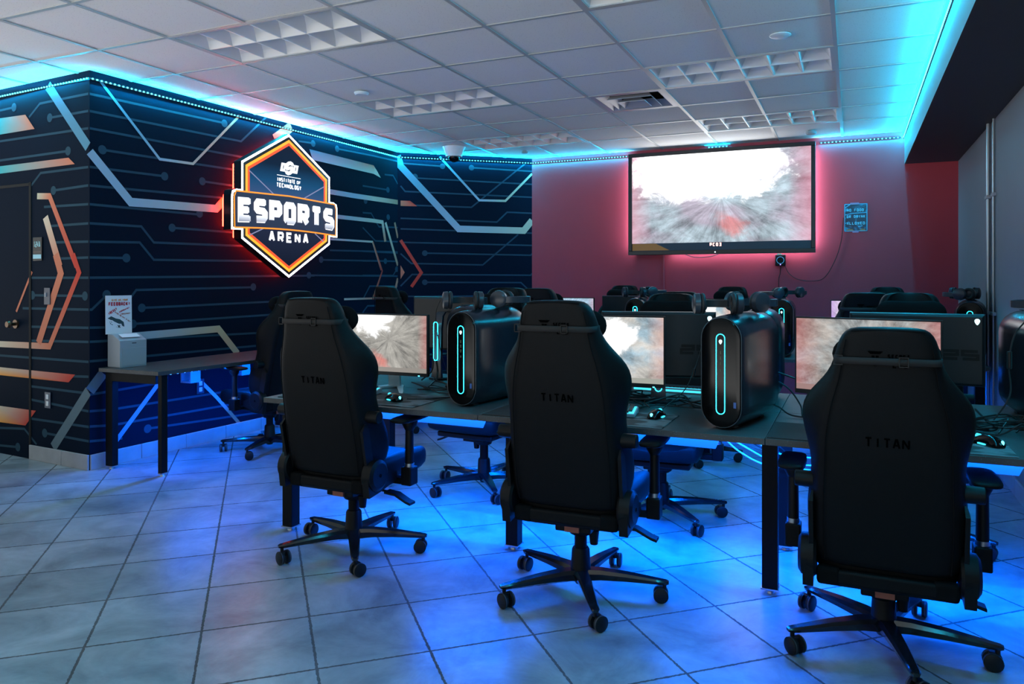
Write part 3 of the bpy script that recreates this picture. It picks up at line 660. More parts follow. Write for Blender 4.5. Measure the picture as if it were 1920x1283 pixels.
c = Vector(PP(sP - .48, 1.19, 0)); a = MB(); on_plane(lambda a_, b_, o: tuple(Vector(PP(a_, b_, o)) - c), sP - .48, 1.19, .07, .12, .004, .011, a)
t = thing('light_switch', 'dark light switch plate on the mural wall right of the door', 'switch', tuple(c)); a.build('cover_plate', simple('mural_plate', (.05, .06, .09), .4), t, bevel=.002)
a = MB(); on_plane(lambda a_, b_, o: tuple(Vector(PP(a_, b_, o)) - c), sP - .49, 1.2, .012, .03, .011, .018, a); a.build('toggle', greyp, t)
# number plate
c = Vector(PP(sP - .60, 1.53, 0)); t = thing('room_number_plate', 'small dark plate reading 124A above a pale card', 'sign', tuple(c))
def Qn(s, z, o): return tuple(Vector(PP(s + sP - .60, z + 1.53, o)) - c)
a = MB(); on_plane(Qn, 0, 0, .11, .17, .004, .010, a); a.build('plate', simple('black_plate', (.01, .01, .012), .4), t, bevel=.002)
a = MB(); write(a, '124A', -.04, .04, .012, .042, .008, lambda u, v: Qn(u, v, .0115)); a.build('numerals', simple('cyan_white', (.3, .65, .75), .5), t, smooth=False)
a = MB(); on_plane(Qn, 0, -.055, .10, .03, .010, .012, a); a.build('name_card', simple('pale_card', (.3, .62, .75), .5), t)
a = MB(); on_plane(Qn, 0, -.022, .10, .002, .010, .012, a); a.build('divider_line', simple('card_rule', (.25, .15, .12), .5), t)

# ------------------------------------------------------------------ illuminated sign
SO = .15
PS = plane(WA, WB_); S0 = 1.773; sc = Vector(PS(S0, 1.3, .004))
sign = thing('illuminated_sign', 'large glowing hexagonal emblem sign reading ESPORTS ARENA on the mural wall', 'sign', tuple(sc))
def Q(u, z, o): return tuple(Vector(PS(S0 + u, z, o)) - sc)
def arc_bot(u): return 1.716 + .022 * (1 - (u / .66) ** 2)
def outline(d=0):
    """sign silhouette moved inwards by d"""
    hx = .556 - d; bx = .665 - d; k = d
    pts = [(0, 2.606 - k * 1.15), (hx, 2.288 - k * .6), (hx, 2.045)]
    pts += [(bx - .05, 2.055 - k), (bx - .01, 2.04 - k), (bx, 2.0 - k), (bx, 1.716 + k)]
    pts += [(hx, 1.718 + k)] + [(hx, 1.648 + k * .6), (0, 1.326 + k * 1.15)]
    left = [(-x, z) for (x, z) in pts[1:-1]][::-1]
    return pts + left
mt_dark = simple('sign_can', (.006, .006, .008), .3)
a = MB(); a.prism(outline(0), lambda p: Q(p[0], p[1], .068), lambda p: Q(p[0], p[1], SO - .002)); a.build('can_body', mt_dark, sign, smooth=False)
a = MB(); a.ribbon(outline(.012), .018, lambda u, v: Q(u, v, SO), closed=True); a.build('white_outline', emit('sign_white', (.95, .97, 1), 8.0), sign, smooth=False)
hexo = lambda d: [(0, 2.606 - d * 1.15), (.556 - d, 2.288 - d * .6), (.556 - d, 1.648 + d * .6), (0, 1.326 + d * 1.15), (-.556 + d, 1.648 + d * .6), (-.556 + d, 2.288 - d * .6)]
# face print: navy with a blue glow, backlit
def sign_face():
    m, N, L, b = nt('sign_face')
    tc = N.new('ShaderNodeTexCoord'); sp = N.new('ShaderNodeSeparateXYZ'); L.new(tc.outputs['Generated'], sp.inputs[0])
    cr = N.new('ShaderNodeValToRGB'); e = cr.color_ramp.elements
    e[0].position = 0; e[0].color = (.006, .008, .02, 1); e[1].position = 1; e[1].color = (.008, .012, .03, 1)
    for p, c_ in ((.38, (.02, .025, .06, 1)), (.56, (.05, .10, .24, 1)), (.68, (.01, .08, .2, 1)), (.82, (.005, .015, .04, 1))):
        q = e.new(p); q.color = c_
    L.new(sp.outputs[2], cr.inputs[0]); L.new(cr.outputs[0], b.inputs['Emission Color']); b.inputs['Emission Strength'].default_value = .9
    b.inputs['Base Color'].default_value = (.003, .005, .012, 1); b.inputs['Roughness'].default_value = .5; b.inputs['Specular IOR Level'].default_value = .1
    return m
a = MB(); a.face([Q(p[0], p[1], SO + .0005) for p in hexo(.085)]); a.build('face_panel', sign_face(), sign, smooth=False)
a = MB(); a.ribbon(hexo(.058), .024, lambda u, v: Q(u, v, SO + .001), closed=True); a.build('yellow_outline', emit('sign_yellow', (1, .46, .02), 1.25), sign, smooth=False)
a = MB(); a.ribbon(hexo(.081), .022, lambda u, v: Q(u, v, SO + .001), closed=True); a.build('orange_outline', emit('sign_orange', (1, .10, .01), 1.0), sign, smooth=False)
a = MB()
for pl in (((-.47, 2.22), (-.17, 2.04)), ((.47, 2.19), (.17, 2.04)), ((-.47, 1.68), (-.30, 1.75)), ((.46, 1.67), (.34, 1.74))): a.ribbon(list(pl), .010, lambda u, v: Q(u, v, SO + .0014))
a.build('diagonal_rays', emit('sign_ray', (.35, .35, .6), .7), sign, smooth=False)
ban = [(-.63, 1.735)] + [(u / 10 * .63, arc_bot(u / 10 * .63) + .016) for u in range(-8, 9, 2)] + [(.63, 1.735), (.635, 1.99), (.615, 2.035), (0, 2.052), (-.615, 2.035), (-.635, 1.99)]
a = MB(); a.face([Q(p[0], p[1], SO + .004) for p in ban]); a.build('banner', emit('banner_navy', (.03, .035, .10), .5), sign, smooth=False)
a = MB(); a.ribbon(ban, .013, lambda u, v: Q(u, v, SO + .006), closed=True); a.build('banner_outline', emit('banner_orange', (1, .30, .01), 1.3), sign, smooth=False)
def lettering(name, col_hi, strength, grad=False):
    m, N, L, b = nt(name)
    tc = N.new('ShaderNodeTexCoord'); sp = N.new('ShaderNodeSeparateXYZ'); L.new(tc.outputs['Generated'], sp.inputs[0])
    cr = N.new('ShaderNodeValToRGB'); e = cr.color_ramp.elements
    e[0].position = 0; e[0].color = (.16, .17, .22, 1) if grad else (*col_hi, 1); e[1].position = .45; e[1].color = (*col_hi, 1)
    L.new(sp.outputs[2], cr.inputs[0]); L.new(cr.outputs[0], b.inputs['Emission Color']); b.inputs['Emission Strength'].default_value = strength
    b.inputs['Base Color'].default_value = (.1, .1, .1, 1)
    return m
mw = lettering('letters_white', (.92, .94, 1), 1.6, True); mo = emit('letter_outline', (.9, .92, 1), 1.5)
def wp(u, v, b_): return v + (1 - b_) * .018 * (1 - (u / .6) ** 2) + b_ * .012 * (1 - (u / .6) ** 2) - .006
a = MB(); write(a, 'ESPORTS', -.600, .608, 1.785, .208, .060, lambda u, v: Q(u, v, SO + .008), gap=.13, warp=wp); a.build('lettering', mo, sign, smooth=False)
a = MB(); write(a, 'ESPORTS', -.592, .600, 1.793, .192, .044, lambda u, v: Q(u, v, SO + .010), gap=.145, warp=wp); a.build('lettering_face', mw, sign, smooth=False)
a = MB(); write(a, 'ARENA', -.25, .25, 1.638, .092, .022, lambda u, v: Q(u, v, SO + .004), gap=.42); a.build('lettering', mo, sign, smooth=False)
a = MB(); write(a, 'INSTITUTE', -.152, .075, 2.168, .038, .010, lambda u, v: Q(u, v, SO + .004), gap=.16); write(a, 'OF', .095, .145, 2.170, .030, .007, lambda u, v: Q(u, v, SO + .004), gap=.2)
write(a, 'TECHNOLOGY', -.158, .155, 2.118, .040, .010, lambda u, v: Q(u, v, SO + .004), gap=.16)
a.ribbon([(-.152, 2.224), (.146, 2.224)], .006, lambda u, v: Q(u, v, SO + .004)); a.build('lettering', mo, sign, smooth=False)
# interlocked three-letter crest
a = MB(); sk = .25
def cp(u, v): return (u + (v - 2.30) * sk, v)
blk = [(-.105, 2.262), (-.045, 2.262), (-.03, 2.245), (.0, 2.236), (.03, 2.245), (.05, 2.262), (.11, 2.262), (.11, 2.338), (.05, 2.338), (.03, 2.356), (0, 2.364), (-.03, 2.356), (-.05, 2.338), (-.105, 2.338)]
a.face([Q(*cp(*p), SO + .004) for p in blk]); a.build('crest', mo, sign, smooth=False)
a = MB()
for r_ in ([(-.075, 2.285), (-.075, 2.316)], [(.078, 2.285), (.078, 2.318)], [(.022, 2.322), (.0, 2.325), (-.012, 2.312)], [(-.022, 2.277), (.0, 2.275), (.012, 2.288)], [(-.048, 2.285), (-.03, 2.27)], [(.048, 2.315), (.035, 2.33)]):
    a.ribbon([cp(*p) for p in r_], .009, lambda u, v: Q(u, v, SO + .006))
a.build('crest_counters', simple('crest_dark', (.03, .03, .05), .5), sign, smooth=False)
# red halo tubes behind the can
a = MB(); pts = outline(.035)
a.sweep([Q(p[0], p[1], .030) for p in pts], .010, 8, closed=True); a.build('halo_tube', emit('halo_red', (1, .012, .006), 60.0), sign)

# ------------------------------------------------------------------ big screen
TX0, TX1, TZ0, TZ1 = -2.25, -.343, 1.583, 2.69
tv = thing('wall_television', 'huge black-framed screen on the red wall showing a bright blurred race', 'television', ((TX0 + TX1) / 2, 8.10, TZ0))
hw = (TX1 - TX0) / 2; hh = TZ1 - TZ0
fr = simple('tv_frame', (.008, .010, .014), .3)
a = MB()
for (x0, x1, z0, z1) in ((-hw, hw, 0, .045), (-hw, hw, hh - .04, hh), (-hw, -hw + .04, .045, hh - .04), (hw - .04, hw, .045, hh - .04)): a.b2(x0, x1, -.035, .03, z0, z1)
a.b2(-hw + .03, hw - .03, -.01, .02, .03, hh - .03)
a.build('frame', fr, tv, bevel=.004)
scr = screen_mat('big_screen_picture', (.52, .50), (.44, .90), .66, (.50, .45, .55), .2, 1.6, (.58, .20), .20, 1.0, red=(1.0, .16, .12), edge=(1, .25, .36), edgew=.12, streak=7, seed=1.5, tone2=(.50, .62, .70), mixr=.5, whot=4.0)
a = MB(); a.face([(-hw + .04, -.014, .125), (hw - .04, -.014, .125), (hw - .04, -.014, hh - .04), (-hw + .04, -.014, hh - .04)]); a.build('screen', scr, tv, smooth=False)
a = MB(); a.face([(-hw + .04, -.013, .045), (hw - .04, -.013, .045), (hw - .04, -.013, .125), (-hw + .04, -.013, .125)])
a.build('taskbar', emit('screen_bottom_bar', (.004, .02, .05), .6), tv, smooth=False)
a = MB(); a.face([(-hw + .042, -.0135, .048), (-hw + .45, -.0135, .048), (-hw + .30, -.0135, .122), (-hw + .042, -.0135, .122)]); a.build('taskbar_corner', emit('screen_bronze', (.16, .09, .02), .8), tv, smooth=False)
a = MB(); write(a, 'PC03', -.06, .06, .082, .038, .010, lambda u, v: (u - .02, -.0145, v)); a.build('caption', emit('caption_glow', (1, .55, .5), 2.0), tv, smooth=False)
a = MB(); a.cyl((-.02, -.036, .02), (-.02, -.0375, .02), .006, .006, 10); a.build('power_led', white_led, tv)
pk = (.55, .70, 1.0)
area('bias_light', (TX0 + .05, 8.14, (TZ0 + TZ1) / 2), (-1, .25, .0), (0, 0, 1), hh * .9, .05, P_TV * hh, pk, tv)
area('bias_light', (TX1 - .05, 8.14, (TZ0 + TZ1) / 2), (1, .25, .0), (0, 0, 1), hh * .9, .05, P_TV * hh, pk, tv)
area('bias_light', ((TX0 + TX1) / 2 + .2, 8.15, TZ0 + .03), (0, 0, -1), (1, 0, 0), hw * 1.5, .02, P_TV * .8, pk, tv)
# media box under the screen, its cable, the cord to the poster, cord cover
t = thing('media_box', 'small black media box with a blue ring, mounted below the big screen', 'media player', (-.68, 8.186, 1.455))
a = MB(); a.b2(-.05, .05, -.028, .013, 0, .115); a.build('body', plastic, t, bevel=.008)
a = MB(); a.sweep([(.035 * math.cos(x * PI / 12), -.029, .058 + .035 * math.sin(x * PI / 12)) for x in range(24)], .002, 6, closed=True); a.build('ring_light', emit('ring_blue', (.05, .35, .7), 1.2), t)
a = MB(); a.b2(-.03, -.015, -.015, .005, .115, .127); a.b2(-.01, .01, -.015, .005, .115, .125); a.build('plugs', emit('plug_green', (.05, .5, .4), .6), t)
a = MB(); a.b2(-.004, .006, -.030, -.028, .008, .018); a.build('status_led', emit('violet_led', (.4, .25, 1), 2.5), t)
def wire(name, label, pts, r=.004, mat=None, group=None, n=8, steps=8, cat='cable'):
    P_ = [Vector(p) for p in pts]; out = []
    Q_ = [P_[0] * 2 - P_[1]] + P_ + [P_[-1] * 2 - P_[-2]]
    for i in range(1, len(Q_) - 2):
        for k in range(steps):
            u = k / steps; p0, p1, p2, p3 = Q_[i - 1], Q_[i], Q_[i + 1], Q_[i + 2]
            out.append(.5 * ((2 * p1) + (-p0 + p2) * u + (2 * p0 - 5 * p1 + 4 * p2 - p3) * u * u + (-p0 + 3 * p1 - 3 * p2 + p3) * u ** 3))
    out.append(P_[-1])
    c0 = out[0].copy()
    m = MB(); m.sweep([p - c0 for p in out], r, n)
    o = m.build(name, mat or rubber); o.location = c0
    return tag(o, label, cat, group)
wire('cable', 'thin dark cable hanging straight down from the media box', [(-.68, 8.185, 1.455), (-.685, 8.192, 1.38), (-.70, 8.192, 1.30), (-.69, 8.192, 1.1)], .003)
wire('cable', 'thin cable drooping from the media box up to the poster edge', [(-.64, 8.18, 1.46), (-.60, 8.19, 1.38), (-.52, 8.192, 1.32), (-.40, 8.192, 1.30), (-.27, 8.192, 1.33), (-.17, 8.192, 1.50), (-.11, 8.192, 1.70), (-.09, 8.19, 1.93)], .0032)
a = MB(); a.b2(-.008, .008, -.006, .006, 0, 1.58); o = a.build('cord_cover', simple('red_cord_cover', (.42, .05, .08), .5)); o.location = (-1.885, 8.192, 0); tag(o, 'red painted cord cover running down the red wall from the screen', 'cord cover')
wire('cable', 'black cable loop sagging below the bottom edge of the big screen', [(-1.68, 8.15, 1.60), (-1.55, 8.16, 1.555), (-1.38, 8.16, 1.56), (-1.26, 8.15, 1.60)], .004)
# poster
def poster_mat():
    m, N, L, b = nt('poster_print')
    tc = N.new('ShaderNodeTexCoord')
    n = N.new('ShaderNodeTexNoise'); n.inputs['Scale'].default_value = 9; n.inputs['Detail'].default_value = 6; n.inputs['Distortion'].default_value = 1.5; L.new(tc.outputs['Object'], n.inputs['Vector'])
    cr = N.new('ShaderNodeValToRGB'); e = cr.color_ramp.elements; e[0].position = .5; e[0].color = (.004, .03, .06, 1); e[1].position = .68; e[1].color = (.02, .40, .65, 1)
    L.new(n.outputs['Fac'], cr.inputs[0]); L.new(cr.outputs[0], b.inputs['Base Color']); b.inputs['Roughness'].default_value = .2
    return m
cyp = simple('poster_cyan', (.05, .50, .75), .4)
t = thing('poster', 'dark blue poster reading NO FOOD OR DRINK ALLOWED taped to the red wall', 'poster', (.022, 8.197, 1.79))
a = MB(); a.b2(-.105, .105, -.002, .001, 0, .275); a.build('sheet', poster_mat(), t)
a = MB(); Pz = lambda u, v: (u, -.003, v)
for pl in ([(-.1, .005), (.1, .005)], [(-.1, .27), (.1, .27)], [(-.1, .005), (-.1, .27)], [(.1, .005), (.1, .27)], [(-.1, .165), (-.03, .18), (.1, .185)], [(-.1, .235), (-.05, .268)], [(-.1, .08), (-.06, .095)], [(.02, .045), (.06, .055)]): a.ribbon(pl, .007, Pz)
a.build('border', cyp, t, smooth=False)
a = MB(); Pz = lambda u, v: (u, -.0035, v)
write(a, 'NO FOOD', -.082, .072, .197, .028, .006, Pz, gap=.25); write(a, 'OR DRINK', -.082, .085, .133, .028, .006, Pz, gap=.25); write(a, 'ALLOWED', -.082, .082, .067, .028, .006, Pz, gap=.25)
a.build('lettering', simple('poster_letters', (.12, .62, .80), .4), t, smooth=False)
a = MB()
for (x0, x1) in ((-.09, -.02), (.03, .09)): a.face([(x0, -.0032, .008), (x1, -.0032, .008), (x1 - .01, -.0032, .024), (x0 + .02, -.0032, .026)])
a.build('brown_print', simple('poster_brown', (.35, .17, .07), .5), t, smooth=False)
a = MB(); a.b2(-.05, .03, -.0045, -.004, .268, .285); a.b2(-.03, .025, -.0045, -.004, -.012, .006); a.build('tape', simple('clear_tape', (.35, .25, .45), .25), t)

# conduits on the right wall
def conduit(y, x, r, z1, label):
    t = thing('conduit_pipe', label, 'pipe', (x, y, 0))
    a = MB(); a.cyl((0, 0, .05), (0, 0, z1), r, r, 14); a.build('pipe', simple('conduit_metal', (.42, .45, .48), .3, metal=.7), t)
    for z in (1.90, 1.07):
        a = MB(); a.b2(-r - .004, XR - x, -.05, .05, z - .012, z + .012); a.build('clamp', greyp, t, bevel=.002)
conduit(6.36, XR - .016, .013, 2.43, 'bright round metal conduit pipe running up the grey right wall')
conduit(6.17, XR - .011, .008, 2.43, 'thinner conduit pipe just right of the bright conduit on the grey wall')
# ================================================================== BENCHES
ZT = .71
def desktop_led(name, x0, x1, y, z, label, p, parent_obj=None, down=(0, 0, -1)):
    t = thing('led_strip', label, 'led strip', ((x0 + x1) / 2, y, z), 0, 'blue light strips under the desks')
    h = (x1 - x0) / 2
    a = MB(); a.b2(-h, h, -.005, .005, -.003, -.0005); a.build('tape', whitep, t)
    a = MB(); k = int(2 * h / .05)
    for i in range(k):
        s = -h + (i + .5) * 2 * h / k; a.b2(s - .004, s + .004, -.004, .004, -.006, -.003)
    tag(a.build('leds', blue_led, t, smooth=False), kind='stuff')
    area('strip_light', ((x0 + x1) / 2, y, z - .010), down, (1, 0, 0), x1 - x0, .010, p * (x1 - x0), BLUE, t)
    return t
def bench(name, label, xs, y0, y1, legs, panels):
    """double row of desks: one worktop per station on either side of the middle"""
    t = thing('bench_desk', label, 'desk', (xs[0], y0, 0), 0, 'long shared gaming desks')
    X0 = xs[0]; D = y1 - y0
    for i in range(len(xs) - 1):
        for (a0, a1) in ((0, D / 2), (D / 2, D)):
            a = MB(); a.b2(xs[i] - X0 + .001, xs[i + 1] - X0 - .001, a0 + (.0015 if a0 else 0), a1 - (0 if a0 else .0015), ZT - .025, ZT)
            a.build('worktop', M_desk, t, bevel=.0015)
    for (x, yy) in legs:
        a = MB(); a.b2(x - X0 - .031, x - X0 + .031, yy - y0 - .031, yy - y0 + .031, .025, ZT - .026); l = a.build('leg', metalb, t, bevel=.002)
        a = MB(); a.b2(x - X0 - .035, x - X0 + .035, yy - y0 - .035, yy - y0 + .035, .019, .025); a.cyl((x - X0, yy - y0, .006), (x - X0, yy - y0, .019), .009, .009, 12); a.cyl((x - X0, yy - y0, 0), (x - X0, yy - y0, .008), .019, .017, 14)
        a.build('levelling_foot', steel, l)
    # beams
    xs_l = sorted(set(l[0] for l in legs))
    for x in xs_l:
        ys = [l[1] for l in legs if l[0] == x]
        if len(ys) > 1:
            a = MB(); a.b2(x - X0 - .02, x - X0 + .02, min(ys) - y0 + .031, max(ys) - y0 - .031, ZT - .066, ZT - .026); a.build('crossbar', metalb, t)
    for yy in (D / 2 - .17, D / 2 + .17):
        a = MB(); a.b2(.05, xs[-1] - X0 - .05, yy - .015, yy + .015, ZT - .056, ZT - .0265); a.build('beam', metalb, t)
    for (p0, p1) in panels:
        a = MB(); q = [(p0 - X0, ZT - .03), (p0 - X0, .525), (p1 - X0, .522), (p1 - X0 + .07, ZT - .03)]
        a.prism(q, lambda p: (p[0], D / 2 - .003, p[1]), lambda p: (p[0], D / 2 + .003, p[1])); a.build('cable_panel', simple('panel_grey', (.16, .17, .20), .6), t)
    return t
bench('b1', 'long black gaming desk nearest the camera carrying three lit screens', [-2.71, -1.5, -.30, .895], 2.95, 4.18,
      [(-2.675, 3.115), (-2.675, 4.02), (-1.5, 3.34), (-1.5, 3.87), (-.315, 3.31), (-.30, 3.87), (.84, 3.31), (.84, 3.87)], [(-2.43, -1.78), (-1.22, -.58), (-.02, .60)])
bench('b2', 'second long gaming desk farther back, in front of the red wall', [-3.93, -2.71, -1.5, -.30, .855], 6.03, 7.26,
      [(-3.88, 6.2), (-3.88, 7.09), (-2.71, 6.39), (-2.71, 6.95), (-1.5, 6.39), (-1.5, 6.95), (-.30, 6.39), (-.30, 6.95), (.81, 6.2), (.81, 7.09)], [(-3.6, -3.0), (-2.43, -1.78), (-1.22, -.58), (-.02, .60)])
desktop_led('l', -2.6, .80, 3.50, ZT - .027, 'blue light strip under the near desk, on the camera side of the white panels', P_DESK)
desktop_led('l', -2.6, .80, 3.63, ZT - .027, 'blue light strip under the near desk, behind the white panels', P_DESK)
desktop_led('l', -3.8, .80, 6.58, ZT - .027, 'blue light strip under the far desk, on the camera side', P_DESK * .5)
desktop_led('l', -3.8, .80, 6.72, ZT - .027, 'blue light strip under the far desk, on the red wall side', P_DESK * .5)

# side desk against the mural wall
sd = thing('side_desk', 'narrow speckled desk with black metal legs along the mural wall', 'desk', (-4.15, 3.55, 0), math.atan2(.115, -3.66) - PI / 2 if False else 0)
a = MB(); a.add([(-.57, 0, ZT - .035), (0, 0, ZT - .035), (.055, 1.8, ZT - .035), (-.53, 1.8, ZT - .035), (-.57, 0, ZT - .008), (0, 0, ZT - .008), (.055, 1.8, ZT - .008), (-.53, 1.8, ZT - .008)],
                [(0, 3, 2, 1), (4, 5, 6, 7), (0, 1, 5, 4), (1, 2, 6, 5), (2, 3, 7, 6), (3, 0, 4, 7)]); a.build('worktop', M_desk, sd, bevel=.002)
for (x, y) in ((-.535, .075), (-.045, .075), (-.50, 1.72), (.005, 1.72)):
    lw = .033 if x < -.3 else .0175
    a = MB(); a.b2(x - lw, x + lw, y - .024, y + .024, .02, ZT - .036); l = a.build('leg', metalb, sd, bevel=.002)
    a = MB(); a.b2(x - lw, x + lw, y - .026, y + .026, .012, .02); a.cyl((x, y, 0), (x, y, .012), .02, .016, 14); a.build('levelling_foot', steel, l)
a = MB(); a.b2(-.502, -.078, .045, .105, ZT - .10, ZT - .037); a.build('crossbar', metalb, sd)
a = MB(); a.b2(-.467, -.028, 1.69, 1.75, ZT - .10, ZT - .037); a.build('crossbar', metalb, sd)
for s in range(3):
    a = MB(); y = .45 + s * .5; a.b2(-.30, -.20, y, y + .09, ZT - .15, ZT - .14); a.b2(-.30, -.29, y, y + .09, ZT - .139, ZT - .036); a.b2(-.21, -.20, y, y + .09, ZT - .139, ZT - .036); a.build('cable_hook', simple('clear_hook', (.10, .12, .16), .3), sd)
t = thing('led_strip', 'blue light strip under the side desk by the mural wall', 'led strip', (-4.19, 4.42, ZT - .036), 0, 'blue light strips under the desks')
a = MB(); a.b2(-.005, .005, -.75, .75, -.003, -.0005); a.build('tape', whitep, t)
a = MB()
for i in range(26): a.b2(-.004, .004, -.74 + i * .059, -.732 + i * .059, -.006, -.003)
tag(a.build('leds', blue_led, t, smooth=False), kind='stuff')
area('strip_light', (-4.20, 4.42, ZT - .048), (-.25, 0, -1), (0, 1, 0), 1.5, .01, P_DESK * 1.7, BLUE, t)
t = thing('led_strip', 'short bit of blue light strip at the left end under the side desk', 'led strip', (-4.38, 3.60, ZT - .036), 0, 'blue light strips under the desks')
a = MB(); a.b2(-.16, .16, -.004, .004, -.003, -.0005); a.build('tape', whitep, t)
a = MB()
for i in range(6): a.b2(-.15 + i * .055, -.142 + i * .055, -.006, .002, -.006, -.003)
tag(a.build('leds', blue_led, t, smooth=False), kind='stuff')

# feedback box and its card
fb = thing('suggestion_box', 'small grey suggestion box with a sloping lid on the side desk', 'box', (-4.645, 3.70, ZT - .008), R(80))
gb = simple('grey_box', (.30, .34, .38), .55)
a = MB(); prof = [(-.075, 0), (.085, 0), (.085, .185), (-.01, .225), (-.075, .225)]
a.prism([(-p[0], p[1]) for p in prof], lambda p: (-.085, p[0], p[1]), lambda p: (.105, p[0], p[1])); a.build('body', gb, fb, bevel=.002)
a = MB(); a.b2(-.07, .10, -.0875, -.085, .01, .135); a.build('front_door', gb, fb, bevel=.001)
a = MB(); a.b2(.0, .03, -.087, -.085, .163, .168); a.build('slot', M_dark, fb)
a = MB(); a.box((.01, -.035, .2165), (.13, .055, .001), (-.4 * -1, 0, 0)); a.build('note', paper, fb)
t = thing('feedback_card', 'white card reading FEEDBACK! with a game controller print, standing on the grey box', 'sign', (-4.712, 3.70, ZT + .2175), R(80)); t.scale = (1.1, 1, 1.2)
a = MB(); a.box((0, 0, .112), (.17, .004, .224), (-.02, 0, .02)); a.build('card', paper, t)
Pf = lambda u, v: (u, -.0045 - v * .02 + .002, v)
a = MB(); write(a, 'GIVE US YOUR', -.048, .055, .192, .012, .0035, Pf, gap=.2); a.build('lettering', simple('print_orange', (.75, .25, .03), .6), t, smooth=False)
a = MB(); write(a, 'FEEDBACK!', -.068, .072, .164, .022, .0062, Pf, gap=.16)
def rot(P, cx, cz, an):
    return lambda u, v: P(cx + (u * math.cos(an) - v * math.sin(an)), cz + (u * math.sin(an) + v * math.cos(an)))
write(a, 'IDEAS?', -.03, .03, 0, .016, .005, rot(Pf, -.038, .125, .5), gap=.16)
write(a, 'COMMENTS?', -.035, .035, 0, .009, .003, rot(Pf, .035, .135, .38), gap=.16)
a.build('lettering', simple('print_red', (.55, .03, .04), .6), t, smooth=False)
a = MB(); write(a, 'CONCERNS?', -.03, .03, 0, .009, .003, rot(Pf, .042, .112, .05), gap=.16); write(a, 'THINGS YOU WANT TO SEE?', -.06, .06, 0, .008, .0025, rot(Pf, .02, .095, -.55), gap=.14)
a.build('lettering', simple('print_brown', (.40, .10, .03), .6), t, smooth=False)
a = MB(); Pk = lambda u, v: (u, -.0040 - v * .02 + .002, v)
sp_ = [(-.08, .004), (-.078, .09), (-.05, .104), (-.02, .09), (.005, .085), (.03, .068), (.035, .045), (.03, .02), (.015, .004)]
a.face([Pk(*p) for p in sp_]); a.build('controller_splash', simple('print_dark', (.02, .05, .06), .6), t, smooth=False)
a = MB(); body = [(-.078, .05), (-.06, .078), (-.045, .082), (-.03, .072), (.0, .058), (.015, .058), (.022, .04), (.018, .006), (-.01, .006), (-.015, .028), (-.05, .04), (-.07, .03), (-.078, .035)]
a.face([Pf(*p) for p in body]); a.build('controller_print', paper, t, smooth=False)
a = MB(); Pq = lambda u, v: (u, -.0050 - v * .02 + .002, v)
for (u, v, r) in ((-.045, .052, .006), (-.018, .036, .006), (-.055, .063, .003), (-.048, .070, .003), (-.058, .071, .0025), (-.052, .058, .003)): a.face([Pq(u + r * math.cos(k), v + r * math.sin(k)) for k in (0, .9, 1.8, 2.7, 3.6, 4.5, 5.4)])
a.ribbon([(-.008, .05), (.008, .035)], .006, Pq); a.ribbon([(-.006, .036), (.006, .05)], .006, Pq); a.build('controller_buttons', simple('print_dark2', (.02, .03, .04), .6), t, smooth=False)

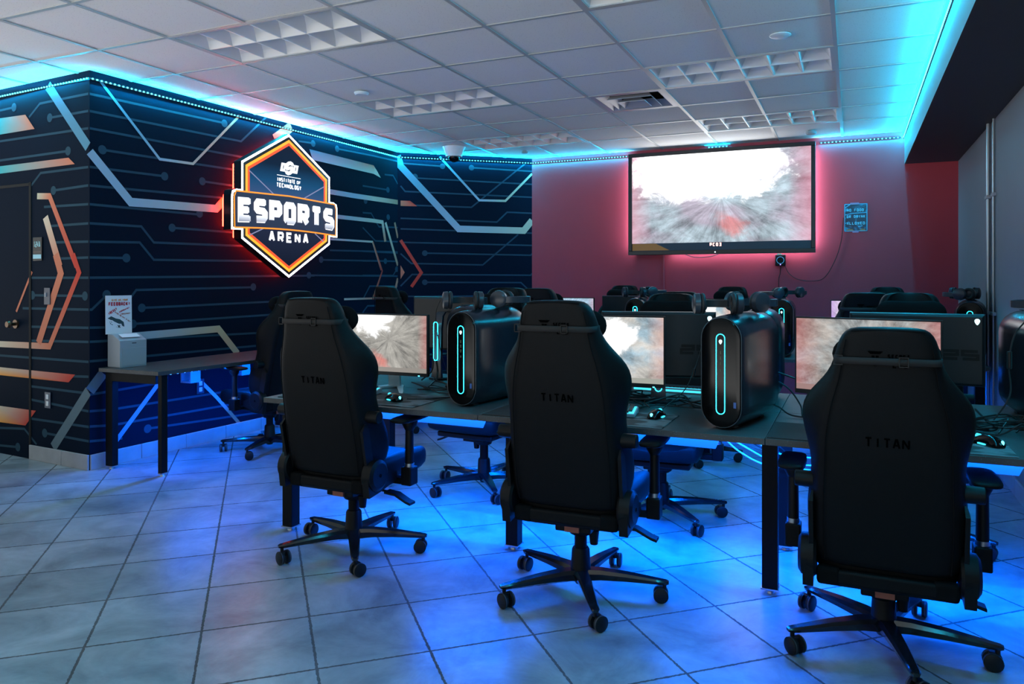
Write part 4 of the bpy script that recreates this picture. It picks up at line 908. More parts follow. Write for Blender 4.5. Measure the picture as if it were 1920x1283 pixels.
# ================================================================== CHAIR
BACK = [  # z, panel half width, outer half width, forward depth of the bolsters
 (.405, .190, .195, .08), (.43, .207, .222, .13), (.48, .211, .240, .19), (.56, .213, .252, .215), (.65, .211, .245, .195), (.73, .207, .231, .170),
 (.80, .205, .238, .160), (.86, .201, .256, .165), (.915, .193, .266, .165), (.96, .184, .260, .155), (1.00, .173, .238, .14), (1.05, .158, .193, .12), (1.09, .150, .166, .11),
 (1.14, .143, .152, .10), (1.185, .133, .140, .095), (1.213, .116, .121, .088), (1.226, .09, .095, .07)]
def yr(z): return -.205 - (z - .42) * .175 - .01 * math.sin((z - .42) / .8 * PI)
def make_chair():
    root = thing('gaming_chair', 'x', 'chair')
    # ---- backrest
    m = MB(); secs = []
    for (z, a_, b_, f) in BACK:
        y = yr(z)
        half = [(0, y - .006), (a_ * .6, y - .004), (a_ * .93, y + .002), (a_ + .004, y + .016), ((a_ + b_) / 2 + .004, y + .05), (b_, y + f * .62), (b_ - .006, y + f * .92), (b_ - .035, y + f), (b_ * .72, y + f * .86), (b_ * .5, y + f * .52 + .02), (b_ * .22, y + f * .42 + .02)]
        q = half + [(0, y + f * .40 + .02)] + [(-p[0], p[1]) for p in half[1:]][::-1]
        secs.append([(p[0], p[1], z) for p in q])
    m.loft(secs); back = m.build('backrest', leather, root, sub=1)
    # raised rear seams
    m = MB()
    for s in (-1, 1):
        pts = [(s * (a_ * .90), yr(z) - .0055, z) for (z, a_, b_, f) in BACK[1:-2]]
        m.sweep(pts, .0022, 6)
    m.sweep([(x / 10 * .104, yr(1.213) - .0035, 1.213 + .004 * (1 - (x / 10) ** 2)) for x in range(-10, 11, 2)], .0022, 6)
    m.build('rear_piping', suede, root)
    # rear lettering
    m = MB(); Pb = lambda u, v: (u, yr(v) - .0078, v)
    write(m, 'TITAN', -.065, .065, .837, .033, .0055, Pb, gap=.2); m.build('rear_lettering', letter, root, smooth=False)
    # emblem and words behind the strap
    m = MB(); Pb2 = lambda u, v: (u, yr(v) - .0082, v)
    m.face([Pb2(*p) for p in ((-.058, 1.150), (-.013, 1.150), (-.022, 1.141), (-.049, 1.141))]); m.face([Pb2(*p) for p in ((-.046, 1.136), (-.037, 1.136), (-.037, 1.098))]); m.face([Pb2(*p) for p in ((-.034, 1.136), (-.025, 1.136), (-.034, 1.098))])
    write(m, 'SECRET', .0, .062, 1.127, .014, .0032, Pb2, gap=.3); write(m, 'LAB', .014, .056, 1.098, .016, .0032, Pb2, gap=.35); m.build('rear_emblem', letter, root, smooth=False)
    # headrest pillow (front) with its strap round the back
    m = MB(); secs = []
    for i in range(13):
        u = -1 + 2 * i / 12; k = math.sqrt(max(0, 1 - abs(u) ** 5)); e = .5 + .5 * abs(u) ** 1.5
        cx = u * .165; cz = 1.125; ry = (.020 + .022 * e) * max(.25, k); rz = (.040 + .034 * e) * max(.25, k); cy = yr(1.12) + .125 + .02 * abs(u) ** 2
        secs.append([(cx, cy + ry * math.cos(2 * PI * j / 14), cz + rz * math.sin(2 * PI * j / 14)) for j in range(14)])
    m.loft(secs); pil = m.build('headrest_pillow', suede, root, sub=1)
    m = MB(); zs = 1.118; hwid = .152
    P_ = [(-.150, yr(zs) + .09), (-.153, yr(zs) + .04), (-.148, yr(zs) + .005), (-.132, yr(zs) - .010), (0, yr(zs) - .0125), (.132, yr(zs) - .010), (.148, yr(zs) + .005), (.153, yr(zs) + .04), (.150, yr(zs) + .09)]
    m.loft([[(p[0], p[1], zs - .011), (p[0], p[1], zs + .011)] for p in P_], cap=False, closed=False)
    so = m.build('strap', strapm, root, smooth=True); q = so.modifiers.new('s', 'SOLIDIFY'); q.thickness = .0025
    m = MB()
    for bx in (-.143, .045):
        yy = yr(zs) - .016 if abs(bx) < .1 else yr(zs) - .009
        for (x0, x1, z0, z1) in ((bx - .014, bx - .011, zs - .016, zs + .016), (bx + .011, bx + .014, zs - .016, zs + .016), (bx - .014, bx + .014, zs + .013, zs + .016), (bx - .014, bx + .014, zs - .016, zs - .013)): m.b2(x0, x1, yy - .002, yy + .002, z0, z1)
    m.build('strap_buckle', simple('buckle_plastic', (.012, .012, .012), .4, spec=.2), so)
    # lumbar knobs
    m = MB(); m.cyl((.205, yr(.70) + .075, .69), (.283, yr(.70) + .075, .69), .029, .027, 20); m.build('lumbar_knob', plastic, root, bevel=.003)
    m = MB(); m.cyl((-.205, yr(.70) + .075, .69), (-.283, yr(.70) + .075, .69), .029, .027, 20); m.build('lumbar_knob', plastic, root, bevel=.003)
    # metal side brackets + recliner covers + rear crossbar
    for s in (-1, 1):
        m = MB(); m.loft([[(s * x, yr(z) + o, z) for (x, o) in ((.222, .0), (.236, .0), (.240, .045), (.226, .05))] for z in (.42, .54, .60)]); m.loft([[(s * x, yr(z) + o, z) for (x, o) in ((.222, .0), (.236, .0), (.240, .045), (.226, .05))] for z in (.60, .63, .655)][:2] + [[(s * x, yr(.66) + o, .66) for (x, o) in ((.222, .035), (.228, .035), (.230, .045), (.226, .05))]])
        m.build('back_bracket', plastic, root)
        m = MB(); yc = -.165
        m.sweep([(s * .213, yc, .425), (s * .222, yc, .425), (s * .262, yc, .425), (s * .272, yc, .425)], [.066, .074, .070, .055], 28)
        m.add([(s * x, y, z) for x in (.222, .256) for (y, z) in ((yc - .072, .425), (yc - .060, .335), (yc + .02, .345), (yc + .15, .37), (yc + .155, .41), (yc + .06, .44))], [(0, 1, 2, 3, 4, 5), (6, 11, 10, 9, 8, 7)] + [(i, (i + 1) % 6, 6 + (i + 1) % 6, 6 + i) for i in range(6)])
        c_ = m.build('recliner_cover', plastic, root, angle=30)
        m = MB(); m.cyl((s * .270, yc, .425), (s * .2735, yc, .425), .008, .008, 12); m.build('bolt', gloss, c_)
    m = MB(); m.b2(-.213, .213, yr(.39) - .012, yr(.39) + .03, .345, .395); m.build('rear_crossbar', leather, root, bevel=.010, seg=3)
    for s in (-1, 1):
        m = MB(); m.b2(s * .175 - .037, s * .175 + .037, yr(.39) - .014, yr(.39) + .032, .340, .400); m.build('crossbar_end', suede, root, bevel=.012, seg=3)
    # ---- seat
    m = MB(); secs = []
    for (y, w_, zt, zb) in ((-.185, .19, .43, .375), (-.16, .215, .455, .36), (-.05, .228, .462, .352), (.10, .240, .466, .352), (.22, .245, .470, .355), (.285, .238, .462, .365), (.315, .215, .435, .39)):
        h_ = [(0, zt - .012), (w_ * .55, zt - .012), (w_ * .72, zt - .004), (w_ * .88, zt + .012), (w_ * .98, zt), (w_, zt - .03), (w_ * .985, zb + .02), (w_ * .9, zb), (0, zb)]
        q = h_ + [(-p[0], p[1]) for p in h_[1:-1]][::-1]
        secs.append([(p[0], y, p[1]) for p in q])
    m.loft(secs); seat = m.build('seat', leather, root, sub=1)
    m = MB(); m.b2(-.19, .19, -.17, .24, .325, .357); m.build('seat_pan', plastic, root, bevel=.008)
    # ---- armrests
    for s in (-1, 1):
        m = MB(); m.b2(s * .20, s * .205 + s * .105, .0, .05, .345, .375) if s > 0 else m.b2(-.31, -.20, .0, .05, .345, .375)
        m.b2(min(s * .275, s * .33), max(s * .275, s * .33), -.01, .055, .345, .43)
        arm = m.build('armrest', metalb, root, bevel=.006)
        m = MB(); m.cyl((s * .303, .022, .425), (s * .303, .022, .62), .021, .019, 14); m.build('arm_post', plastic, arm)
        m = MB(); m.cyl((s * .303, .022, .428), (s * .303, .022, .446), .0225, .0225, 14); m.build('post_collar', steel, arm)
        m = MB(); m.sweep([(s * .303, .022, .60), (s * .303, .022, .625), (s * .30, .03, .642)], [.02, .034, .038], 14); m.build('pad_mount', plastic, arm)
        m = MB(); secs = []
        for (y, w_, z0, z1) in ((-.115, .030, .650, .662), (-.10, .046, .645, .668), (-.05, .050, .643, .671), (.03, .050, .643, .672), (.10, .046, .645, .671), (.135, .038, .648, .666), (.15, .022, .654, .661)):
            secs.append([(s * .305 + u * w_, y + .02, z0 + (z1 - z0) * v) for (u, v) in ((-1, .3), (-.85, 0), (.85, 0), (1, .3), (1, .7), (.85, 1), (-.85, 1), (-1, .7))])
        m.loft(secs); m.build('arm_pad', leather, arm, sub=1)
    # ---- tilt mechanism, lever, gas column
    m = MB(); m.b2(-.075, .075, -.11, .13, .285, .325); m.sweep([(0, 0, .25), (0, 0, .29)], [.045, .06], 20); m.build('tilt_mechanism', plastic, root, bevel=.006)
    m = MB(); m.b2(-.03, .03, -.122, -.108, .29, .315); m.build('warning_label', simple('label_red', (.45, .14, .08), .6), root)
    m = MB(); m.cyl((.06, -.01, .275), (.06, -.01, .215), .022, .016, 16); m.build('tension_knob', plastic, root, bevel=.003)
    m = MB(); m.sweep([(.07, .03, .30), (.19, .03, .295)], .006, 8); m.loft([[(x, y_, z_) for (y_, z_) in ((.005, zc - .006), (.055, zc - .006), (.055, zc + .006), (.005, zc + .006))] for (x, zc) in ((.17, .295), (.23, .290), (.29, .262), (.315, .255))]); m.build('tilt_lever', plastic, root, bevel=.004)
    m = MB(); m.cyl((0, 0, .18), (0, 0, .262), .026, .026, 18); m.build('gas_column', metalb, root)
    m = MB(); m.sweep([(0, 0, .085), (0, 0, .10), (0, 0, .185), (0, 0, .195)], [.047, .042, .037, .031], 22); m.build('column_sleeve', plastic, root)
    # ---- star base with its casters
    m = MB()
    m.sweep([(0, 0, .045), (0, 0, .085), (0, 0, .10)], [.022, .046, .044], 22)
    for k in range(5):
        an = 2 * PI * k / 5 - PI / 2; ca, sa = math.cos(an), math.sin(an)
        secs = []
        for (r_, w_, z0, z1) in ((.02, .030, .062, .108), (.08, .028, .070, .110), (.18, .024, .073, .104), (.28, .019, .072, .093), (.325, .016, .072, .088), (.335, .010, .075, .085)):
            r_ *= 1.07; secs.append([(ca * r_ - sa * u * w_, sa * r_ + ca * u * w_, z0 + (z1 - z0) * v) for (u, v) in ((-.75, 0), (.75, 0), (1, .65), (.72, 1), (-.72, 1), (-1, .65))])
        m.loft(secs)
    base = m.build('star_base', basem, root, angle=30)
    wr = random.Random(3)
    for k in range(5):
        an = 2 * PI * k / 5 - PI / 2; cx, cy = .341 * math.cos(an), .341 * math.sin(an)
        ys = (.5, 2.9, 1.2, 4.0, 5.3)[k]; off = Vector((math.cos(ys), math.sin(ys), 0)) * .014; ax = Vector((-math.sin(ys), math.cos(ys), 0))
        m = MB(); m.cyl((cx, cy, .055), (cx, cy, .078), .008, .008, 10); c0 = Vector((cx, cy, .031)) + off
        m.sweep([c0 + Vector((0, 0, .008)), c0 + Vector((0, 0, .028))], [.012, .012], 12)
        for s in (-1, 1): m.sweep([c0 + ax * s * .008, c0 + ax * s * .009, c0 + ax * s * .024, c0 + ax * s * .027], [.027, .0295, .0295, .024], 22)
        ca_ = m.build('caster', wheelm, base)
        for s in (-1, 1):
            m = MB(); m.sweep([c0 + ax * s * .0175, c0 + ax * s * .0225], [.0305, .0305], 22, cap=False); m.build('tyre', tyrem, ca_)
    return root
proto = make_chair()
GR = 'black gaming chairs'
def spokes(deg): return R(deg)
CH = [ # x, y, facing (0 = away from camera towards the red wall), base turn, height offset, label
 (-2.196, 3.003, R(-1), R(37), 0.0, 'black gaming chair seen from behind, leftmost of the three front ones'),
 (-1.031, 2.972, R(1.5), R(28), 0.0, 'black gaming chair in the middle of the three seen from behind'),
 (.098, 2.982, R(0), R(13), -.075, 'largest black gaming chair seen from behind, at lower right'),
 (-4.09, 4.52, R(82), R(15), 0.0, 'black gaming chair facing the side desk by the mural wall'),
 (-2.10, 4.22, R(176), R(37), 0.03, 'gaming chair across the near desk, seat showing between the left and middle front chairs'),
 (-.96, 4.12, R(182), R(43), -.0, 'gaming chair across the near desk whose seat shows right of the middle front chair'),
 (.27, 4.22, R(180), R(0), 0.01, 'gaming chair across the near desk, pillowed top above the right-hand monitor back'),
 (-3.58, 5.80, R(-24), R(30), 0.03, 'gaming chair with grey-lit top standing behind the leftmost monitor back'),
 (-2.17, 5.62, R(-4), R(5), 0.02, 'gaming chair at the far desk peeping out just right of the leftmost headphones'),
 (-1.08, 5.62, R(-6), R(15), -.0, 'gaming chair at the far desk just left of the near middle tower'),
 (.06, 5.62, R(3), R(25), 0.0, 'gaming chair at the far desk, back turned, above the lower right monitor'),
 (-2.19, 7.42, R(180), R(0), 0.03, 'gaming chair behind the far desk left of the far headphones, against the red wall'),
 (-1.10, 7.40, R(178), R(10), 0.02, 'gaming chair behind the far desk, directly behind the middle tower headphones'),
 (.28, 7.42, R(180), R(20), 0.02, 'gaming chair behind the far desk farthest right, against the red wall'),
]
for i, (x, y, rz, br, dz, lab) in enumerate(CH):
    o = proto if i == 0 else copy_tree(proto)
    if i == 0: pass
    o.location = (x, y, 0); o.rotation_euler = (0, 0, rz); o['label'] = lab; o['group'] = GR
    for ch in o.children:
        nm = ch.name.split('.')[0]
        if nm == 'star_base': ch.rotation_euler = (0, 0, br - rz)
        elif nm == 'column_sleeve': ch.location.z = 0
        elif nm == 'armrest': ch.location.z = min(dz, 0) if i > 2 else (dz + .042 if i == 2 else dz)
        elif nm == 'gas_column': ch.location.z = dz * .5
        else: ch.location.z = dz

# ================================================================== COMPUTER TOWER
def stad(w_, h_, n=10, zc=0):
    """upright stadium outline (x, z), half width w_, half height h_"""
    pts = []
    for k in range(n + 1): an = PI * k / n; pts.append((w_ * math.cos(an), zc + (h_ - w_) + w_ * math.sin(an)))
    for k in range(n + 1): an = PI + PI * k / n; pts.append((w_ * math.cos(an), zc - (h_ - w_) + w_ * math.sin(an)))
    return pts
def alien(mb, P, r):
    """small lit head emblem: rounded skull narrowing to a chin"""
    pts = [(0, -1.25), (.35, -.95), (.72, -.35), (.92, .25), (.85, .75), (.5, 1.1), (0, 1.22), (-.5, 1.1), (-.85, .75), (-.92, .25), (-.72, -.35), (-.35, -.95)]
    mb.face([P(p[0] * r, p[1] * r, 0) for p in pts])
def eyes(mb, P, r):
    for s in (-1, 1): mb.face([P(s * a_ * r, b_ * r, 1) for (a_, b_) in ((.18, -.35), (.62, .05), (.66, .3), (.3, .0))])
def make_tower():
    t = thing('computer_tower', 'x', 'computer')
    zc = .2245
    m = MB(); secs = []
    for (y, w_, h_, dz) in ((.0, .084, .219, 0), (.012, .090, .223, 0), (.05, .096, .225, .001), (.14, .101, .227, .003), (.30, .101, .229, .005), (.40, .094, .224, .007), (.425, .086, .214, .009)):
        secs.append([(p[0], y, p[1]) for p in stad(w_, h_, 12, zc + dz)])
    m.loft(secs); m.build('case', case, t, angle=50)
    m = MB(); m.loft([[(p[0], y, p[1]) for p in stad(w_, h_, 14, zc)] for (y, w_, h_) in ((-.0005, .082, .217), (-.008, .077, .212), (-.009, .071, .204))]); fp = m.build('front_panel', gloss, t, angle=40)
    m = MB(); m.sweep([(p[0], -.004, p[1]) for p in stad(.082, .217, 14, zc)], .0018, 6, closed=True); m.build('front_rim', simple('rim_plastic', (.06, .07, .08), .25), fp)
    m = MB(); m.sweep([(p[0], -.0105, p[1]) for p in stad(.0175, .158, 10, zc - .005)], .0013, 6, closed=True); m.build('light_ring', cyan_ring_hot, fp)
    m = MB(); alien(m, lambda u, v, k: (u, -.0105 - .001 * k, zc + .122 + v), .0075); m.build('head_emblem', logo_glow, fp, smooth=False)
    m = MB()
    for z in (.08, .058, .036): m.b2(-.0025, .0025, -.0105, -.009, zc + z - .007, zc + z + .007)
    m.b2(-.0022, .0022, -.0105, -.009, zc + .005, zc + .015); m.build('port', simple('port_brass', (.10, .09, .05), .4), fp)
    m = MB(); m.b2(.052, .063, -.0095, -.0080, zc - .135, zc - .112); m.build('badge', simple('badge_blue', (.03, .12, .40), .4), fp)
    m = MB(); m.b2(-.06, .06, .424, .4268, zc - .15, zc + .13); rp = m.build('rear_panel', plastic, t)
    m = MB()
    for i in range(26):
        for k in range(2): m.b2(-.052 + k * .008, -.048 + k * .008, .4266, .4275, zc - .14 + i * .0095, zc - .136 + i * .0095)
    m.b2(-.035, .05, .4266, .4275, zc - .12, zc - .03); m.b2(-.035, .02, .4266, .4275, zc + .0, zc + .11); tag(m.build('rear_grille', simple('grille_grey', (.35, .34, .32), .5), rp, smooth=False), kind='stuff')
    m = MB(); m.b2(.030, .036, .4266, .4285, zc + .03, zc + .036); m.build('status_led', green_led, rp)
    m = MB()
    for i in range(4): m.b2(-.012 + i * .008, -.009 + i * .008, .34, .40, zc + .232, zc + .235)
    m.build('top_vent', M_dark, t)
    for y in (.06, .36):
        m = MB(); m.b2(-.04, .04, y - .02, y + .02, 0, .010); m.build('foot', rubber, t, bevel=.003)
    return t
tw = make_tower()
TW = [(-1.668, 3.12, R(-9), 'black computer tower with a lit ring on the near desk, behind the left front chair'),
      (-.475, 3.06, R(-13), 'largest black tower with a lit ring, between the middle and right front chairs'),
      (-.505, 6.17, R(3), 'computer tower with a lit ring on the far desk, right behind the middle tower'),
      (-1.655, 6.15, R(4), 'far desk tower with only its lit top showing, below the big screen'),
      (.742, 6.12, R(-8), 'computer tower at the right end of the far desk by the grey wall'),
      (.745, 3.62, R(8), 'computer tower cut off by the right picture edge'),
      (-.415, 4.115, R(181), 'computer tower seen from its rear, hidden behind the middle tower on the near desk'),
      (-1.905, 3.975, R(180), 'dark computer tower seen from its rear behind the left tower on the near desk')]
for i, (x, y, rz, lab) in enumerate(TW):
    o = tw if i == 0 else copy_tree(tw)
    o.location = (x, y, ZT); o.rotation_euler = (0, 0, rz); o['label'] = lab; o['group'] = 'black computer towers'

# ================================================================== MONITOR
S_LIST = {
 'm1': screen_mat('race_screen_grey', (.58, .58), (.38, .92), .42, (.42, .40, .36), .12, 1.5, (.50, .14), .24, .95, edge=(.8, .2, .2), edgew=.10, streak=6, seed=11, mixr=.55, whot=1.6),
 'm2': screen_mat('race_screen_pale', (.45, .60), (.55, .72), .36, (.42, .58, .68), .35, 1.5, (2, 2), .1, .95, edge=(.85, .35, .28), edgew=.14, streak=4, seed=21, tone2=(.62, .60, .56), mixr=.25, whot=1.6),
 'm3': screen_mat('race_screen_dark', (.60, .48), (.42, .28), .17, (.38, .34, .31), .02, 1.7, (2, 2), .1, .95, edge=(.80, .20, .20), edgew=.20, streak=5, seed=31, tone2=(.38, .44, .46), mixr=.45, whot=1.4),
 'm4': screen_mat('race_screen_blue', (.55, .60), (.40, .55), .34, (.45, .66, .85), .3, 1.4, (.6, .1), .2, 1.0, edge=(.8, .4, .5), edgew=.1, streak=9, seed=41),
 'm5': screen_mat('race_screen_violet', (.2, .5), (.35, .65), .34, (.75, .62, .85), .4, 1.2, (.08, .35), .3, 1.0, red=(.35, .05, .85), edge=(.6, .3, .9), edgew=.1, streak=6, seed=51),
}
def make_monitor(zt, lit, scr, dark_stand):
    """faces -Y, stands on z = 0; zt = height of the top edge above the desk"""
    t = thing('monitor', 'x', 'monitor')
    W, Hh = .557, .326; z0 = zt - Hh; zc = (zt + z0) / 2
    shell = simple('monitor_shell', (.012, .013, .015), .42, spec=.3) if 'monitor_shell' not in bpy.data.materials else bpy.data.materials['monitor_shell']
    m = MB(); m.loft([[(u * w_, y, zc + v * h_) for (u, v) in ((-1, -1), (1, -1), (1, 1), (-1, 1))] for (y, w_, h_) in ((-.004, W / 2, Hh / 2), (.008, W / 2, Hh / 2), (.024, W / 2 - .003, Hh / 2 - .003), (.030, W / 2 - .014, Hh / 2 - .014))])
    m.build('shell', shell, t, angle=20)
    m = MB(); m.face([(-W / 2 + .006, -.0048, z0 + .020), (W / 2 - .006, -.0048, z0 + .020), (W / 2 - .006, -.0048, zt - .007), (-W / 2 + .006, -.0048, zt - .007)])
    m.build('screen', S_LIST[scr], t, smooth=False)
    m = MB(); m.face([(-W / 2 + .006, -.0052, z0 + .0185), (W / 2 - .006, -.0052, z0 + .0185), (W / 2 - .006, -.0052, z0 + .042), (-W / 2 + .006, -.0052, z0 + .042)])
    m.build('taskbar', emit('taskbar_' + scr, {'m1': (.42, .38, .34), 'm2': (.55, .55, .48), 'm3': (.50, .30, .28), 'm4': (.5, .5, .5), 'm5': (.6, .6, .6)}[scr], .7), t, smooth=False)
    m = MB(); m.b2(W / 2 - .055, W / 2 - .047, -.0065, -.004, z0 + .002, z0 + .006); m.build('power_led', cyan_hot, t)
    sm = case if dark_stand else standm
    # stand: flat neck, curved at the top, and a two-legged foot
    m = MB(); m.loft([[(u * .5, y - v, z) for (u, v) in ((-w_, -.009), (w_, -.009), (w_, .009), (-w_, .009))] for (y, z, w_) in ((.125, .008, .075), (.120, .12, .062), (.112, zc - .03, .056), (.10, zc + .05, .056), (.075, zc + .075, .056), (.030, zc + .07, .056))]); m.build('stand_neck', sm, t, bevel=.004)
    for s in (-1, 1):
        m = MB(); m.loft([[(x - u_, y + u_ * .3, z) for (u_, z) in ((-w_, 0), (w_, 0), (w_, h_), (-w_, h_))] for (x, y, w_, h_) in ((s * .012, .16, .03, .014), (s * .05, .10, .024, .012), (s * .135, -.03, .018, .009), (s * .155, -.065, .011, .006))]); m.build('foot', sm, t, bevel=.002)
    if dark_stand:
        m = MB(); m.sweep([(p[0], .139, p[1]) for p in stad(.0155, min(.115, (zc - .02) / 2), 10, zc - .10)], .0018, 6, closed=True); m.build('light_ring', cyan_ring_hot, t)
    m = MB(); alien(m, lambda u, v, k: (-(W / 2 - .032) - u, .0312, zt - .034 + v), .0115); m.build('head_emblem', logo_glow, t, smooth=False)
    m = MB(); write(m, '25', .0, .15, zc - .045, .048, .013, lambda u, v: (-u - .105, .0312, v), gap=.10); m.build('rear_numerals', plastic, t, smooth=False)
    return t
MN = [(-2.30, 3.40, R(1), ZT, .412, 'm1', False, 'lit monitor left on the near desk, grey race picture with a red patch'),
      (-1.052, 3.38, R(1), ZT, .428, 'm2', False, 'lit monitor in the middle of the near desk, pale blue and white picture'),
      (.042, 3.375, R(-15.5), ZT, .436, 'm3', False, 'largest lit monitor, half hidden behind the chair at lower right'),
      (-2.24, 4.04, R(170), ZT, .492, 'm4', True, 'black monitor seen from behind with a lit oval stand, left on the near desk'),
      (-.885, 3.72, R(194), ZT, .436, 'm4', True, 'black monitor seen from the back with numeral 25, left of the middle tower'),
      (.262, 3.98, R(174), ZT, .438, 'm4', True, 'black monitor seen from the back at right, above the lower right chair'),
      (-2.39, 6.45, R(0), ZT, .440, 'm4', False, 'lit monitor on the far desk just above the middle front chair'),
      (-1.20, 6.45, R(0), ZT, .440, 'm2', False, 'lit monitor on the far desk mostly hidden behind chairs under the big screen'),
      (.115, 6.45, R(0), ZT, .440, 'm5', False, 'lit monitor with violet picture on the far desk at right'),
      (-1.88, 6.86, R(182), ZT, .452, 'm4', True, 'black monitor back with a small lit head emblem on the far desk'),
      ]
for (x, y, rz, z, zt, scr, ds, lab) in MN:
    t = make_monitor(zt, True, scr, ds)
    t.location = (x, y, z); t.rotation_euler = (0, 0, rz); t['label'] = lab; t['group'] = 'gaming monitors'

# ================================================================== HEADPHONES
hp_l = simple('headset_shell', (.03, .034, .045), .3); hp_c = simple('ear_cushion', (.012, .012, .014), .6)
def make_headset():
    t = thing('headphones', 'x', 'headphones')
    m = MB(); pts = []
    for k in range(17):
        an = PI * k / 16; pts.append((.088 * math.cos(an), .02 + .115 * math.sin(an), .040))
    secs = [[(p[0] * s_, (p[1] - .02) * s_ + .02, p[2] + dz) for (s_, dz) in ((1, -.016), (1.07, -.014), (1.07, .014), (1, .016))] for p in pts]
    m.loft(secs); m.build('headband', hp_l, t, angle=50)
    m = MB(); m.loft([[(p[0] * s_, (p[1] - .02) * s_ + .02, p[2] + dz) for (s_, dz) in ((.93, -.013), (.998, -.013), (.998, .013), (.93, .013))] for p in pts[4:13]]); m.build('headband_cushion', hp_c, t, angle=50)
    for s in (-1, 1):
        m = MB(); m.sweep([(s * .070, 0, .043), (s * .074, 0, .043), (s * .094, 0, .043), (s * .100, 0, .043)], [.036, .043, .041, .028], 22); cup = m.build('ear_cup', hp_l, t)
        m = MB(); pt = [(s * .062, .032 * math.cos(k * PI / 10), .043 + .034 * math.sin(k * PI / 10)) for k in range(20)]; m.sweep(pt, .010, 8, closed=True); m.build('ear_cushion', hp_c, cup)
        m = MB(); m.b2(s * .0935 - .006, s * .0935 + .006, -.012, .03, .028, .055); m.build('hinge', hp_l, cup, bevel=.003)
    return t
hs = make_headset()
TT = ZT + .452
HP = [(-1.71, 3.21, TT, R(34), 0, 'front headphones on the left tower of the near desk'),
      (-1.60, 3.42, TT + .004, R(-78), .0, 'rear headphones on the left tower, headband pointing to the right'),
      (-.50, 3.13, TT, R(20), 0, 'front headphones on the middle tower of the near desk'),
      (-.41, 3.31, TT + .004, R(-40), 0, 'rear headphones on the middle tower of the near desk'),
      (-.54, 6.25, TT, R(100), 0, 'left headphones on the far tower that has the lit strip'),
      (-.45, 6.42, TT + .004, R(-30), 0, 'right headphones on the far tower that has the lit strip'),
      (-1.69, 6.24, TT, R(25), 0, 'left headphones on the far tower below the left end of the big screen'),
      (-1.60, 6.44, TT + .004, R(-60), 0, 'right headphones on the far tower below the left end of the big screen'),
      (.72, 6.22, TT, R(60), 0, 'left headphones on the tower by the grey right wall'),
      (.745, 6.42, TT + .004, R(-20), 0, 'right headphones on the tower by the grey right wall'),
      (.735, 3.70, TT, R(70), 0, 'headphones at the right picture edge on the cut-off tower')]
for i, (x, y, z, rz, rx, lab) in enumerate(HP):
    o = hs if i == 0 else copy_tree(hs)
    o.location = (x, y, z); o.rotation_euler = (R(rx), 0, rz); o['label'] = lab; o['group'] = 'headphones on the towers'

# ================================================================== DESK THINGS
padlab = ['black mouse mat with grey print at the left front station', 'black mouse mat with grey print at the middle front station', 'black mouse mat with grey print at the right front station']
for i, (x0, x1, y0, y1) in enumerate(((-2.65, -1.855, 2.985, 3.345), (-1.485, -.69, 2.962, 3.29), (-.295, .50, 2.962, 3.30))):
    a = MB(); w_, h_ = (x1 - x0) / 2, (y1 - y0) / 2; a.b2(-w_, w_, -h_, h_, 0, .004); o = a.build('mouse_mat', M_pad, bevel=.0015)
    o.location = ((x0 + x1) / 2, (y0 + y1) / 2, ZT); tag(o, padlab[i], 'mouse mat', 'mouse mats')
keym = simple('keycap_plastic', (.05, .055, .06), .4)
def make_keyboard():
    t = thing('keyboard', 'x', 'keyboard'); W, D = .44, .14
    m = MB(); m.prism([(-D / 2, 0), (D / 2, 0), (D / 2, .026), (-D / 2, .014)], lambda p: (-W / 2, p[0], p[1]), lambda p: (W / 2, p[0], p[1])); m.build('case', greyp, t, bevel=.003)
    m = MB(); m.add([(-W / 2 + .006, -D / 2 + .006, .0160), (W / 2 - .006, -D / 2 + .006, .0160), (W / 2 - .006, D / 2 - .006, .0270), (-W / 2 + .006, D / 2 - .006, .0270)], [(0, 1, 2, 3)]); m.build('backlight', cyan_glow, t, smooth=False)
    m = MB()
    for r_ in range(6):
        y = -D / 2 + .017 + r_ * .0212; z = .0185 + r_ * .0018; n_ = 21; x = -W / 2 + .016
        while x < W / 2 - .018:
            kw = .0165 if not (r_ == 0 and abs(x + .03) < .06) else .10
            m.box((x + kw / 2 - .008, y, z + .005), (kw, .0165, .009), (.08, 0, 0)); x += kw + .0035
    tag(m.build('keycaps', keym, t, smooth=False), kind='stuff')
    m = MB(); m.b2(-W / 2 + .01, W / 2 - .01, D / 2, D / 2 + .002, .008, .018); m.build('light_bar', cyan_glow, t)
    return t
kb = make_keyboard()
for i, (x, y, rz, lab) in enumerate(((-2.44, 3.19, R(12), 'backlit keyboard left of the left mouse, behind the left front chair'), (-1.075, 3.18, R(8), 'backlit keyboard partly hidden behind the middle front chair'),
                                     (-.86, 4.02, R(178), 'keyboard seen from behind with a glowing bar on its rear edge, under the monitor back'))):
    o = kb if i == 0 else copy_tree(kb)
    o.location = (x, y, ZT + (.0 if i == 2 else .0045)); o.rotation_euler = (0, 0, rz); o['label'] = lab; o['group'] = 'keyboards'
